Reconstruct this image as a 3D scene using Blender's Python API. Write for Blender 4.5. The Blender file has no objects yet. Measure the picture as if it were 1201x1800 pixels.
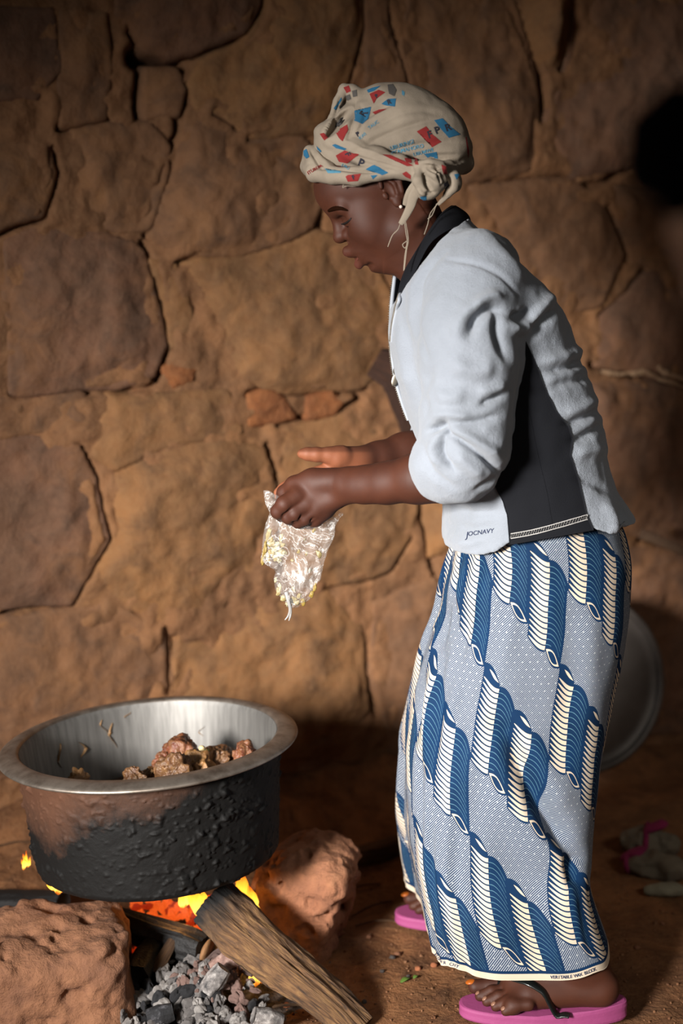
import bpy, math, random
import numpy as np
from mathutils import Vector, Matrix
from mathutils.bvhtree import BVHTree

# ------------------------------------------------------------------ camera
F_PX, CAMZ, PITCH = 2500.0, 1.27, math.radians(10.0)
CP, SP = math.cos(PITCH), math.sin(PITCH)
scene = bpy.context.scene
COL = scene.collection
cam = bpy.data.cameras.new('camera')
cam.sensor_fit = 'VERTICAL'; cam.sensor_height = 36.0; cam.lens = 36.0 * F_PX / 1800.0
cam.clip_start = 0.02; cam.clip_end = 60
cam.dof.use_dof = True; cam.dof.focus_distance = 2.36; cam.dof.aperture_fstop = 1.8
camo = bpy.data.objects.new('camera', cam); COL.objects.link(camo)
camo.location = (0, 0, CAMZ); camo.rotation_euler = (math.radians(90) - PITCH, 0, 0)
scene.camera = camo

# ------------------------------------------------------------------ world, daylight from the doorway, two added fills
wd = bpy.data.worlds.new('world'); scene.world = wd; wd.use_nodes = True
wd.node_tree.nodes['Background'].inputs[0].default_value = (0.62, 0.55, 0.5, 1)
wd.node_tree.nodes['Background'].inputs[1].default_value = 0.04

def area_light(name, loc, target, sx, sy, power, color, spread=180):
    l = bpy.data.lights.new(name, 'AREA'); l.shape = 'RECTANGLE'; l.size = sx; l.size_y = sy
    l.energy = power; l.color = color; l.spread = math.radians(spread)
    o = bpy.data.objects.new(name, l); COL.objects.link(o)
    o.location = loc
    o.rotation_euler = (Vector(target) - Vector(loc)).to_track_quat('-Z', 'Y').to_euler()
    return o
area_light('doorway_daylight', (-1.95, -0.75, 1.55), (0.16, 2.7, 0.46), 0.6, 0.7, 28, (1.0, 0.96, 0.92), 39.5)
area_light('fill_light_left', (-2.6, 1.2, 1.5), (0.2, 2.4, 0.6), 0.7, 0.7, 1.0, (0.78, 0.89, 1.0), 80)  # weak bluish fill added from the left, no actual window
area_light('fill_light_right', (1.7, 0.1, 2.1), (0.85, 2.75, 0.0), 0.9, 0.3, 2.2, (1.0, 0.93, 0.84), 62)  # warm fill added to lift the shaded floor, no actual gap

vs = scene.view_settings
vs.view_transform = 'Standard'; vs.look = 'None'; vs.gamma = 1.0; vs.use_curve_mapping = False
vs.exposure = 0.0
scene.cycles.max_bounces = 7; scene.cycles.diffuse_bounces = 3; scene.cycles.glossy_bounces = 3; scene.cycles.transparent_max_bounces = 10

# ------------------------------------------------------------------ pixel / world helpers
def at(px, py, Y):
    dx = (px - 600.5) / F_PX; dy = -(py - 900.0) / F_PX
    d = np.array([dx, CP + dy * SP, -SP + dy * CP])
    t = Y / d[1]
    return np.array([0, 0, CAMZ]) + t * d
def scale_at(py, Y):
    dy = -(py - 900.0) / F_PX
    return F_PX * (CP + dy * SP) / Y          # pixels per metre
def ground(px, py, z=0.0):
    dx = (px - 600.5) / F_PX; dy = -(py - 900.0) / F_PX
    d = np.array([dx, CP + dy * SP, -SP + dy * CP])
    return np.array([0, 0, CAMZ]) + d * ((z - CAMZ) / d[2])
def to_px(p):
    p = np.asarray(p, float) - np.array([0, 0, CAMZ])
    f = p[..., 1] * CP - p[..., 2] * SP
    u = p[..., 1] * SP + p[..., 2] * CP
    return np.stack([600.5 + F_PX * p[..., 0] / f, 900 - F_PX * u / f], -1)

# ------------------------------------------------------------------ numpy noise
def _hash(i, j, k, seed):
    n = (i * 374761393 + j * 668265263 + k * 2147483647 + seed * 974711) & 0xFFFFFFFF
    n = ((n ^ (n >> 13)) * 1274126177) & 0xFFFFFFFF
    n = (n ^ (n >> 16)) & 0xFFFFFFFF
    n = (n * 2246822519) & 0xFFFFFFFF
    n = (n ^ (n >> 15)) & 0xFFFFFF
    return n / float(0xFFFFFF) * 2 - 1
def vnoise(p, seed=0):
    p = np.asarray(p, float); q = np.floor(p).astype(np.int64); f = p - q; f = f * f * (3 - 2 * f)
    r = 0
    for a in (0, 1):
        wa = f[..., 0] if a else 1 - f[..., 0]
        for b in (0, 1):
            wb = f[..., 1] if b else 1 - f[..., 1]
            for c in (0, 1):
                wc = f[..., 2] if c else 1 - f[..., 2]
                r = r + wa * wb * wc * _hash(q[..., 0] + a, q[..., 1] + b, q[..., 2] + c, seed)
    return r
def fbm(p, oct=4, seed=0, gain=0.5):
    p = np.asarray(p, float); r = 0; amp = 1.0
    for o in range(oct):
        r = r + amp * vnoise(p * (2.0 ** o) + 17.3 * o, seed + o); amp *= gain
    return r
def sstep(a, b, x):
    t = np.clip((x - a) / (b - a), 0, 1); return t * t * (3 - 2 * t)

# ------------------------------------------------------------------ objects
def mesh_obj(name, V, Fc, mat=None, parent=None, smooth=True, uv=None):
    me = bpy.data.meshes.new(name)
    V = np.asarray(V, np.float32).reshape(-1, 3)
    if isinstance(Fc, np.ndarray) and Fc.ndim == 2:
        k = Fc.shape[1]; n = len(Fc)
        me.vertices.add(len(V)); me.vertices.foreach_set('co', V.ravel())
        me.loops.add(n * k); me.polygons.add(n)
        me.loops.foreach_set('vertex_index', Fc.astype(np.int32).ravel())
        me.polygons.foreach_set('loop_start', np.arange(0, n * k, k, dtype=np.int32))
        me.update(calc_edges=True); me.validate()
    else:
        me.from_pydata([tuple(map(float, v)) for v in V], [], [tuple(int(i) for i in f) for f in Fc])
    if uv is not None:
        uv = np.asarray(uv, np.float32)
        lay = me.uv_layers.new(name='UVMap')
        li = np.empty(len(me.loops), np.int32); me.loops.foreach_get('vertex_index', li)
        lay.data.foreach_set('uv', uv[li].ravel())
    if smooth:
        me.polygons.foreach_set('use_smooth', np.ones(len(me.polygons), bool))
    if mat is not None: me.materials.append(mat)
    o = bpy.data.objects.new(name, me); COL.objects.link(o)
    if parent is not None: o.parent = parent
    return o
def empty(name, loc=(0, 0, 0)):
    o = bpy.data.objects.new(name, None); o.empty_display_size = 0.05; COL.objects.link(o)
    o.location = loc
    return o
def adopt(child, parent):
    """parent keeping the world place (parents are only translated)"""
    child.parent = parent
    child.matrix_parent_inverse = Matrix.Translation(-Vector(parent.location))
    return child
def tag(o, label=None, cat=None, group=None, kind=None):
    if label: o['label'] = label
    if cat: o['category'] = cat
    if group: o['group'] = group
    if kind: o['kind'] = kind
    return o
def grid_faces(nu, nv, wrap_u=False, wrap_v=False):
    iu = np.arange(nu if wrap_u else nu - 1); iv = np.arange(nv if wrap_v else nv - 1)
    I, J = np.meshgrid(iu, iv, indexing='ij'); I = I.ravel(); J = J.ravel()
    I2 = (I + 1) % nu; J2 = (J + 1) % nv
    return np.stack([I * nv + J, I2 * nv + J, I2 * nv + J2, I * nv + J2], -1)
def centre_origin(o):
    """move the object's origin to its mesh's middle bottom"""
    me = o.data; n = len(me.vertices); co = np.empty(n * 3, np.float32); me.vertices.foreach_get('co', co); co = co.reshape(-1, 3)
    c = np.array([(co[:, 0].min() + co[:, 0].max()) / 2, (co[:, 1].min() + co[:, 1].max()) / 2, co[:, 2].min()])
    me.vertices.foreach_set('co', (co - c).astype(np.float32).ravel()); me.update()
    o.location = tuple(float(v) for v in c) if o.parent is None else tuple(float(a + b) for a, b in zip(c, o.location))
    return o

def spline(P, n):
    """Catmull-Rom through rows of P (any width), n samples"""
    P = np.asarray(P, float); m = len(P)
    t = np.linspace(0, m - 1, n); i = np.clip(np.floor(t).astype(int), 0, m - 2); f = (t - i)[:, None]
    p0 = P[np.clip(i - 1, 0, m - 1)]; p1 = P[i]; p2 = P[i + 1]; p3 = P[np.clip(i + 2, 0, m - 1)]
    return 0.5 * ((2 * p1) + (-p0 + p2) * f + (2 * p0 - 5 * p1 + 4 * p2 - p3) * f ** 2 + (-p0 + 3 * p1 - 3 * p2 + p3) * f ** 3)
def tube_mesh(P, R, seg=10, cap=True, flat=None, up=(0, -1, 0)):
    """sweep along points P with radii R; flat = (a, b) squash along the two cross axes"""
    P = np.asarray(P, float); n = len(P); R = np.broadcast_to(np.asarray(R, float), (n,))
    T = np.gradient(P, axis=0); T /= np.linalg.norm(T, axis=1)[:, None] + 1e-12
    up = np.asarray(up, float); V = []
    a = np.linspace(0, 2 * np.pi, seg, endpoint=False)
    fl = flat if flat is not None else (1, 1)
    for k in range(n):
        s = np.cross(T[k], up); s /= np.linalg.norm(s) + 1e-12
        w = np.cross(s, T[k])
        V.append(P[k] + R[k] * (np.cos(a)[:, None] * s * fl[0] + np.sin(a)[:, None] * w * fl[1]))
    V = np.concatenate(V); Fc = [tuple(f) for f in grid_faces(n, seg, wrap_v=True)]
    if cap:
        Fc.append(tuple(range(seg - 1, -1, -1))); Fc.append(tuple((n - 1) * seg + i for i in range(seg)))
    return V, Fc
def lathe(prof, seg=96):
    prof = np.asarray(prof, float); a = np.linspace(0, 2 * np.pi, seg, endpoint=False)
    V = np.stack([prof[None, :, 0] * np.cos(a)[:, None], prof[None, :, 0] * np.sin(a)[:, None], np.broadcast_to(prof[None, :, 1], (seg, len(prof)))], -1)
    return V.reshape(-1, 3), grid_faces(seg, len(prof), wrap_u=True)
def join_meshes(parts):
    V = []; Fc = []; o = 0
    for v, f in parts:
        v = np.asarray(v).reshape(-1, 3); V.append(v); Fc += [tuple(int(i) + o for i in q) for q in f]; o += len(v)
    return np.concatenate(V), Fc
def icosphere(sub=2):
    t = (1 + 5 ** .5) / 2
    V = [(-1, t, 0), (1, t, 0), (-1, -t, 0), (1, -t, 0), (0, -1, t), (0, 1, t), (0, -1, -t), (0, 1, -t), (t, 0, -1), (t, 0, 1), (-t, 0, -1), (-t, 0, 1)]
    Fc = [(0, 11, 5), (0, 5, 1), (0, 1, 7), (0, 7, 10), (0, 10, 11), (1, 5, 9), (5, 11, 4), (11, 10, 2), (10, 7, 6), (7, 1, 8), (3, 9, 4), (3, 4, 2), (3, 2, 6), (3, 6, 8), (3, 8, 9), (4, 9, 5), (2, 4, 11), (6, 2, 10), (8, 6, 7), (9, 8, 1)]
    V = [np.array(v) / np.linalg.norm(v) for v in V]
    for _ in range(sub):
        mid = {}; F2 = []
        def m(a, b):
            k = (min(a, b), max(a, b))
            if k not in mid:
                v = V[a] + V[b]; V.append(v / np.linalg.norm(v)); mid[k] = len(V) - 1
            return mid[k]
        for a, b, c in Fc:
            x, y, z = m(a, b), m(b, c), m(c, a); F2 += [(a, x, z), (b, y, x), (c, z, y), (x, y, z)]
        Fc = F2
    return np.array(V), np.array(Fc)

# ------------------------------------------------------------------ signed distance modelling
class Field:
    """smooth-blended distance field; ops run in order"""
    def __init__(s): s.ops = []
    def cone(s, a, b, ra, rb, k=0.01, mode=1, sq=None): s.ops.append(('c', np.asarray(a, float), np.asarray(b, float), ra, rb, k, mode, sq)); return s
    def ball(s, a, r, k=0.01, mode=1): return s.cone(a, np.asarray(a, float) + 1e-6, r, r, k, mode)
    def chain(s, pts, k=0.01, mode=1):
        for p, q in zip(pts[:-1], pts[1:]): s.cone(p[:3], q[:3], p[3], q[3], k, mode)
        return s
    def ell(s, c, r, R=None, k=0.01, mode=1): s.ops.append(('e', np.asarray(c, float), np.asarray(r, float), R, k, mode)); return s
    def fn(s, f, k=0.0, mode=1): s.ops.append(('f', f, k, mode)); return s
    def __call__(s, P, cull=None):
        D = np.full(len(P), 1e3)
        for op in s.ops:
            if op[0] == 'f':
                d = op[1](P); idx = None; k, mode = op[2], op[3]
            else:
                k, mode = (op[5], op[6]) if op[0] == 'c' else (op[4], op[5])
                if op[0] == 'c':
                    lo = np.minimum(op[1], op[2]) - max(op[3], op[4]); hi = np.maximum(op[1], op[2]) + max(op[3], op[4])
                else:
                    m = op[2].max(); lo = op[1] - m; hi = op[1] + m
                if cull is not None:
                    g = k + cull; idx = np.nonzero(np.all((P > lo - g) & (P < hi + g), axis=1))[0]
                    if len(idx) == 0: continue
                    Q = P[idx]
                else: idx = None; Q = P
                if op[0] == 'c':
                    ab = op[2] - op[1]; L = ab @ ab + 1e-12; t = np.clip((Q - op[1]) @ ab / L, 0, 1)
                    d = np.linalg.norm(Q - op[1] - t[:, None] * ab, axis=1) - (op[3] + (op[4] - op[3]) * t)
                else:
                    q = Q - op[1]
                    if op[3] is not None: q = q @ op[3]
                    k0 = np.linalg.norm(q / op[2], axis=1); k1 = np.linalg.norm(q / op[2] ** 2, axis=1) + 1e-9
                    d = k0 * (k0 - 1) / k1
            A = D if idx is None else D[idx]
            if mode == 1:
                h = np.maximum(k - np.abs(A - d), 0) / (k if k > 0 else 1); A = np.minimum(A, d) - h * h * k * 0.25
            elif mode == -1:
                h = np.maximum(k - np.abs(A + d), 0) / (k if k > 0 else 1); A = np.maximum(A, -d) + h * h * k * 0.25
            elif mode == 2:
                h = np.maximum(k - np.abs(A - d), 0) / (k if k > 0 else 1); A = np.maximum(A, d) + h * h * k * 0.25
            elif mode == 3: A = A + d
            if idx is None: D = A
            else: D[idx] = A
        return D

def polygonise(field, lo, hi, h, B=8):
    """sparse surface nets: verts (n,3), quads (m,4)"""
    lo = np.asarray(lo, float); hi = np.asarray(hi, float)
    nb = np.ceil((hi - lo) / (h * B)).astype(int); n = nb * B + 1
    ax = [lo[i] + (np.arange(nb[i]) + 0.5) * h * B for i in range(3)]
    C = np.stack(np.meshgrid(*ax, indexing='ij'), -1).reshape(-1, 3)
    dc = field(C); act = np.abs(dc) < h * B * 1.5
    D = np.ones(n, np.float32)
    sgn = np.where(dc < 0, -1.0, 1.0).reshape(nb)
    big = np.repeat(np.repeat(np.repeat(sgn, B, 0), B, 1), B, 2)
    D[:-1, :-1, :-1] = big
    ids = np.nonzero(act)[0]; bi = np.stack(np.unravel_index(ids, nb), -1)
    off = np.stack(np.meshgrid(*[np.arange(B + 1)] * 3, indexing='ij'), -1).reshape(-1, 3)
    mark = np.zeros(n, bool)
    for s in range(0, len(bi), 4000):
        g = (bi[s:s + 4000, None, :] * B + off[None]).reshape(-1, 3); mark[g[:, 0], g[:, 1], g[:, 2]] = True
    G = np.argwhere(mark)
    for s in range(0, len(G), 400000):
        g = G[s:s + 400000]; D[g[:, 0], g[:, 1], g[:, 2]] = field(lo + g * h, cull=h * 3)
    I = D < 0
    cnt = np.zeros([x - 1 for x in n], np.uint8)
    for a in (0, 1):
        for b in (0, 1):
            for c in (0, 1): cnt += I[a:n[0] - 1 + a, b:n[1] - 1 + b, c:n[2] - 1 + c]
    cells = np.argwhere((cnt > 0) & (cnt < 8))
    idx = np.full(cnt.shape, -1, np.int32); idx[cells[:, 0], cells[:, 1], cells[:, 2]] = np.arange(len(cells))
    cor = np.array([(a, b, c) for a in (0, 1) for b in (0, 1) for c in (0, 1)])
    val = np.stack([D[cells[:, 0] + c[0], cells[:, 1] + c[1], cells[:, 2] + c[2]] for c in cor], -1)
    acc = np.zeros((len(cells), 3)); w = np.zeros(len(cells))
    for i in range(8):
        for j in range(i + 1, 8):
            if np.abs(cor[i] - cor[j]).sum() != 1: continue
            a, b = val[:, i], val[:, j]; m = (a < 0) != (b < 0)
            t = a[m] / (a[m] - b[m]); acc[m] += cor[i] + t[:, None] * (cor[j] - cor[i]); w[m] += 1
    V = lo + (cells + acc / w[:, None]) * h
    Q = []
    for axn in range(3):
        o1, o2 = [(1, 2), (2, 0), (0, 1)][axn]
        s0 = [slice(None)] * 3; s1 = [slice(None)] * 3; s0[axn] = slice(0, -1); s1[axn] = slice(1, None)
        a, b = I[tuple(s0)], I[tuple(s1)]
        e = np.argwhere(a != b)
        ok = (e[:, o1] > 0) & (e[:, o2] > 0) & (e[:, o1] < n[o1] - 1) & (e[:, o2] < n[o2] - 1); e = e[ok]
        fl = a[e[:, 0], e[:, 1], e[:, 2]]
        def cell(d1, d2):
            q = e.copy(); q[:, o1] -= d1; q[:, o2] -= d2; return idx[q[:, 0], q[:, 1], q[:, 2]]
        q = np.stack([cell(1, 1), cell(0, 1), cell(0, 0), cell(1, 0)], -1)
        q[~fl] = q[~fl][:, ::-1]; Q.append(q)
    Q = np.concatenate(Q); Q = Q[np.all(Q >= 0, 1)]
    return V, Q
def vnormals(V, Q):
    a, b, c, d = V[Q[:, 0]], V[Q[:, 1]], V[Q[:, 2]], V[Q[:, 3]]; n = np.cross(c - a, d - b); N = np.zeros_like(V)
    for k in range(4): np.add.at(N, Q[:, k], n)
    return N / (np.linalg.norm(N, axis=1, keepdims=True) + 1e-12)
def relax(V, Q, it=1, lam=.5):
    E = np.concatenate([Q[:, [0, 1]], Q[:, [1, 2]], Q[:, [2, 3]], Q[:, [3, 0]]])
    for _ in range(it):
        S = np.zeros_like(V); n = np.zeros(len(V)); np.add.at(S, E[:, 0], V[E[:, 1]]); np.add.at(n, E[:, 0], 1); V = V + lam * (S / np.maximum(n, 1)[:, None] - V)
    return V
def rotm(rx=0, ry=0, rz=0):
    return np.array((Matrix.Rotation(rz, 3, 'Z') @ Matrix.Rotation(ry, 3, 'Y') @ Matrix.Rotation(rx, 3, 'X')))

# ------------------------------------------------------------------ materials
def lin(h):
    h = h.lstrip('#'); c = [int(h[i:i + 2], 16) / 255 for i in (0, 2, 4)]
    return tuple(x / 12.92 if x <= 0.04045 else ((x + 0.055) / 1.055) ** 2.4 for x in c) + (1.0,)
class NT:
    def __init__(s, name):
        s.m = bpy.data.materials.new(name); s.m.use_nodes = True; s.t = s.m.node_tree; s.n = s.t.nodes; s.l = s.t.links
        s.b = s.n['Principled BSDF']; s.out = s.n['Material Output']
    def new(s, typ, **kw):
        nd = s.n.new(typ)
        for k, v in kw.items(): setattr(nd, k, v)
        return nd
    def link(s, a, b): s.l.new(a, b)
    def coord(s, kind='Object'): return s.new('ShaderNodeTexCoord').outputs[kind]
    def noise(s, scale, detail=4, rough=0.55, vec=None, dist=0.0):
        nd = s.new('ShaderNodeTexNoise'); nd.inputs['Scale'].default_value = scale; nd.inputs['Detail'].default_value = detail
        nd.inputs['Roughness'].default_value = rough; nd.inputs['Distortion'].default_value = dist
        s.link(vec if vec is not None else s.coord(), nd.inputs['Vector']); return nd.outputs['Fac']
    def voronoi(s, scale, vec=None, feature='F1', out='Distance'):
        nd = s.new('ShaderNodeTexVoronoi', feature=feature); nd.inputs['Scale'].default_value = scale
        s.link(vec if vec is not None else s.coord(), nd.inputs['Vector']); return nd.outputs[out]
    def ramp(s, fac, stops, interp='LINEAR'):
        nd = s.new('ShaderNodeValToRGB'); e = nd.color_ramp; e.interpolation = interp
        while len(e.elements) < len(stops): e.elements.new(0.5)
        for el, (p, c) in zip(e.elements, stops):
            el.position = p; el.color = c if len(c) == 4 else tuple(c) + (1,)
        s.link(fac, nd.inputs[0]); return nd.outputs[0]
    def mix(s, fac, a, b, blend='MIX'):
        nd = s.new('ShaderNodeMix', data_type='RGBA', blend_type=blend)
        for v, k in ((fac, 0), (a, 6), (b, 7)):
            if hasattr(v, 'links') or hasattr(v, 'is_linked'): s.link(v, nd.inputs[k])
            else: nd.inputs[k].default_value = v
        return nd.outputs[2]
    def math(s, op, a, b=None, c=None):
        nd = s.new('ShaderNodeMath', operation=op)
        for i, v in enumerate((a, b, c)):
            if v is None: continue
            if hasattr(v, 'is_linked'): s.link(v, nd.inputs[i])
            else: nd.inputs[i].default_value = v
        return nd.outputs[0]
    def bump(s, h, strength=0.3, dist=0.01):
        nd = s.new('ShaderNodeBump'); nd.inputs['Strength'].default_value = strength; nd.inputs['Distance'].default_value = dist
        s.link(h, nd.inputs['Height']); s.link(nd.outputs[0], s.b.inputs['Normal']); return nd
    def base(s, c):
        if hasattr(c, 'is_linked'): s.link(c, s.b.inputs['Base Color'])
        else: s.b.inputs['Base Color'].default_value = c
        return s
    def set(s, **kw):
        for k, v in kw.items():
            i = s.b.inputs[k.replace('_', ' ')]
            if hasattr(v, 'is_linked'): s.link(v, i)
            else: i.default_value = v
        return s
def simple(name, col, rough=0.7, bump=None, **kw):
    t = NT(name); t.base(lin(col) if isinstance(col, str) else col); t.set(Roughness=rough, **kw)
    if bump: t.bump(t.noise(bump[0], 3), bump[1], bump[2])
    return t.m
rng = random.Random(7); nrng = np.random.default_rng(7)
# ================================================================== THE SETTING
def earth_mat(name, cols, scale=3.0, bump=0.5, fine=60, rough=0.92):
    t = NT(name)
    n1 = t.noise(scale, 5, 0.6); n2 = t.noise(scale * 4.3, 5, 0.65, dist=0.6); n3 = t.noise(fine, 4, 0.7)
    c = t.ramp(n1, [(0.30, lin(cols[0])), (0.48, lin(cols[1])), (0.62, lin(cols[2]))])
    c = t.mix(t.ramp(n2, [(0.42, (0, 0, 0)), (0.68, (1, 1, 1))]), c, lin(cols[3]))
    c = t.mix(t.ramp(n3, [(0.35, (0, 0, 0)), (0.75, (0.45, 0.45, 0.45))]), c, lin(cols[4]))
    t.base(c); t.set(Roughness=rough); t.b.inputs['Specular IOR Level'].default_value = 0.25
    h = t.math('ADD', t.math('MULTIPLY', n3, 0.5), n2); t.bump(h, bump * 1.35, 0.012)
    return t.m
M_MORTAR = earth_mat('mud_mortar', ['#684831', '#7c5639', '#845c3b', '#5d412c', '#8a6749'], 2.2, 0.55)
M_STONES = [earth_mat('wall_stone', ['#634631', '#765339', '#7e593a', '#584131', '#826046'], 3.0, 0.4),
            earth_mat('wall_stone_grey', ['#5e4534', '#6c4c39', '#765237', '#533e31', '#7a5c47'], 3.4, 0.4),
            earth_mat('wall_stone_tan', ['#694a30', '#7f5939', '#865d39', '#5d432f', '#886847'], 2.6, 0.45)]
M_ORANGE = earth_mat('fired_clay', ['#724429', '#86522f', '#8d5934', '#663e27', '#8f623f'], 6, 0.5)
M_FLOOR = earth_mat('earth_floor', ['#624029', '#795133', '#875b39', '#4f3321', '#8f6948'], 3.2, 0.6, 90)

# --- oblique rear wall: s runs along it, z up
WA = np.array([-0.75, 2.92]); WB = np.array([0.95, 3.60]); WD = (WB - WA) / np.linalg.norm(WB - WA); WN = np.array([WD[1], -WD[0]])
def wall_sz(px, py):
    dx = (px - 600.5) / F_PX; dy = -(py - 900.0) / F_PX
    d = np.array([dx, CP + dy * SP, -SP + dy * CP]); t = (WA @ WN) / (d[:2] @ WN); p = t * d[:2]
    return np.array([(p - WA) @ WD, CAMZ + t * d[2]])
def wall_pt(s, z, h):
    s = np.asarray(s); z = np.asarray(z); h = np.asarray(h)
    return np.stack([WA[0] + s * WD[0] + h * WN[0], WA[1] + s * WD[1] + h * WN[1], z + 0 * s], -1)
def poly_sdf(P, poly):
    """signed distance (neg inside) of points (n,2) to polygon"""
    P = np.asarray(P); poly = np.asarray(poly); d = np.full(len(P), 1e9); ins = np.zeros(len(P), bool)
    for a, b in zip(poly, np.roll(poly, -1, 0)):
        e = b - a; w = P - a; t = np.clip(w @ e / (e @ e + 1e-12), 0, 1); d = np.minimum(d, np.linalg.norm(w - t[:, None] * e, axis=1))
        c = (a[1] > P[:, 1]) != (b[1] > P[:, 1])
        with np.errstate(divide='ignore', invalid='ignore'):
            xi = (b[0] - a[0]) * (P[:, 1] - a[1]) / (b[1] - a[1]) + a[0]
        ins ^= c & (P[:, 0] < xi)
    return np.where(ins, -d, d)
def line_dist(P, L):
    d = np.full(len(P), 1e9)
    for a, b in zip(L[:-1], L[1:]):
        e = b - a; w = P - a; t = np.clip(w @ e / (e @ e + 1e-12), 0, 1); d = np.minimum(d, np.linalg.norm(w - t[:, None] * e, axis=1))
    return d

CRACKS = [  # pixel polylines, width px
 ([(235,60),(252,92),(300,101),(350,92),(392,80),(430,62),(448,40),(460,8)],9), ([(410,72),(417,125)],6), ([(246,104),(275,108),(310,108)],24),
 ([(251,105),(248,150),(247,205)],11), ([(330,150),(328,180),(319,206)],8), ([(318,206),(316,235),(304,258)],4), ([(108,220),(150,218),(188,210)],7), ([(-40,425),(0,411),(50,398),(76,388),(88,345),(102,300),(92,262)],7),
 ([(308,288),(298,310),(285,350),(264,406)],11), ([(254,425),(262,450),(282,490),(292,545),(300,608),(276,672)],7), ([(318,468),(350,456),(400,450),(440,445)],7), ([(440,445),(500,430),(560,400)],4),
 ([(378,196),(410,212),(414,222)],5), ([(440,242),(480,244),(530,236),(558,228)],5), ([(-60,1098),(0,1088),(45,1070),(120,1068),(135,1040),(158,1000),(192,942),(180,900),(165,842),(135,790)],6),
 ([(570,368),(569,412)],8), ([(688,20),(702,90),(722,165)],7), ([(645,35),(632,80),(612,145)],5), ([(902,0),(920,50),(938,105),(950,140),(956,205)],12), ([(1002,40),(1004,80),(990,118)],10),
 ([(470,785),(476,815),(484,838),(487,875)],6), ([(492,748),(545,735),(600,722),(640,695)],5), ([(434,690),(470,684),(560,690),(652,684)],5), ([(288,1105),(292,1160),(298,1220)],4), ([(580,1036),(640,1022),(690,1005),(722,955)],5),
 ([(640,1140),(650,1190),(660,1262)],4), ([(1068,368),(1090,410),(1112,455)],5), ([(850,322),(930,318),(1010,315)],4), ([(1012,330),(1060,322),(1110,300)],5), ([(1060,560),(1090,540),(1140,470)],4), ([(100,1190),(60,1160)],3),
 ([(120,1360),(300,1330),(480,1345)],3), ([(20,690),(160,694),(270,680)],4), ([(300,1120),(330,1180),(310,1215)],3), ([(700,900),(735,890),(760,970),(772,1020)],6), ([(1035,640),(1100,655),(1160,665),(1230,690)],5), ([(1120,945),(1180,958),(1250,985)],6)]
STONES = [  # pixel polygons, material, how proud (m)
 ([(10,428),(62,410),(165,409),(236,424),(254,440),(270,492),(284,545),(292,610),(270,660),(200,682),(100,690),(20,690),(8,560)],1,.030),
 ([(135,226),(200,216),(262,216),(302,256),(303,292),(290,330),(264,398),(210,405),(140,385),(128,320)],0,.022),
 ([(-80,258),(20,250),(86,256),(96,300),(84,345),(74,382),(0,404),(-80,420)],0,.030),
 ([(-60,10),(95,12),(108,120),(60,168),(-60,178)],1,.020), ([(112,15),(186,28),(196,120),(186,204),(112,216),(100,172)],0,.030),
 ([(206,-60),(462,-60),(455,10),(428,58),(392,74),(345,88),(300,96),(256,88),(236,52),(208,30)],1,.040),
 ([(352,108),(420,84),(466,30),(480,-60),(640,-60),(642,40),(612,140),(558,226),(480,241),(430,236),(384,196),(348,190),(334,140)],2,.034),
 ([(258,126),(312,120),(326,158),(318,203),(254,205),(256,160)],0,.004), 
 ([(318,290),(334,222),(372,202),(440,248),(540,242),(600,300),(566,372),(552,400),(490,425),(420,444),(322,452),(268,412),(292,345)],0,.030),
 ([(330,472),(352,460),(440,448),(562,412),(640,430),(700,520),(705,630),(640,678),(500,686),(424,664),(388,560),(352,492)],2,.034),
 ([(268,458),(318,472),(350,580),(346,602),(304,612),(297,540),(282,490)],2,.022),
 ([(434,694),(474,684),(500,692),(522,736),(490,744),(440,748)],3,.040), ([(545,700),(586,690),(606,704),(590,726),(545,736)],3,.030), ([(290,650),(318,636),(346,646),(340,668),(305,680)],3,.022),
 ([(-80,790),(60,772),(132,786),(162,842),(188,940),(155,1000),(120,1064),(45,1066),(-80,1090)],1,.034),
 ([(205,835),(300,792),(380,770),(462,790),(480,850),(488,930),(462,1000),(385,1075),(292,1098),(214,1058),(165,1010),(202,945)],2,.030),
 ([(-60,1106),(122,1076),(200,1062),(284,1106),(294,1220),(262,1340),(100,1370),(-60,1360)],0,.026),
 ([(312,1112),(400,1092),(482,1060),(580,1042),(636,1100),(648,1250),(600,1325),(480,1340),(304,1325)],2,.026),
 ([(500,760),(620,728),(690,770),(734,890),(722,950),(688,1002),(580,1034),(510,1030),(494,960),(490,860)],2,.034),
 ([(662,1060),(770,1024),(830,1100),(830,1320),(690,1330),(656,1190)],0,.020),
 ([(728,-60),(898,-60),(918,50),(936,108),(948,205),(930,300),(820,316),(746,210),(708,90)],0,.030), ([(650,-60),(686,-60),(688,40),(715,150),(640,150),(650,60)],0,.016),
 ([(908,-60),(1002,-60),(1000,50),(1000,80),(986,116),(965,130),(944,104),(925,50)],2,.15),
 ([(1012,-60),(1300,-60),(1300,300),(1110,296),(1010,312),(962,212),(1000,120)],1,.022),
 ([(830,326),(1010,320),(1064,372),(1100,450),(1060,540),(980,560),(900,430)],0,.028), ([(1078,330),(1300,330),(1300,540),(1150,470),(1116,452),(1090,400)],0,.024), ([(1062,565),(1150,475),(1300,560),(1300,690),(1160,660),(1050,640)],1,.028),
 ([(1030,670),(1160,672),(1300,710),(1300,960),(1180,950),(1080,930)],1,.03), ([(1080,960),(1180,965),(1300,1000),(1300,1290),(1080,1290)],1,.024),
 ([(760,480),(900,470),(1000,620),(1030,900),(760,980),(720,700)],2,.026), ([(830,1020),(1070,960),(1070,1290),(840,1310)],2,.02),
 ([(30,702),(150,698),(180,760),(60,766),(-80,785),(-80,706)],0,.014), ([(190,700),(400,690),(425,760),(300,782),(200,825),(160,800)],2,.012)]
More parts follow.
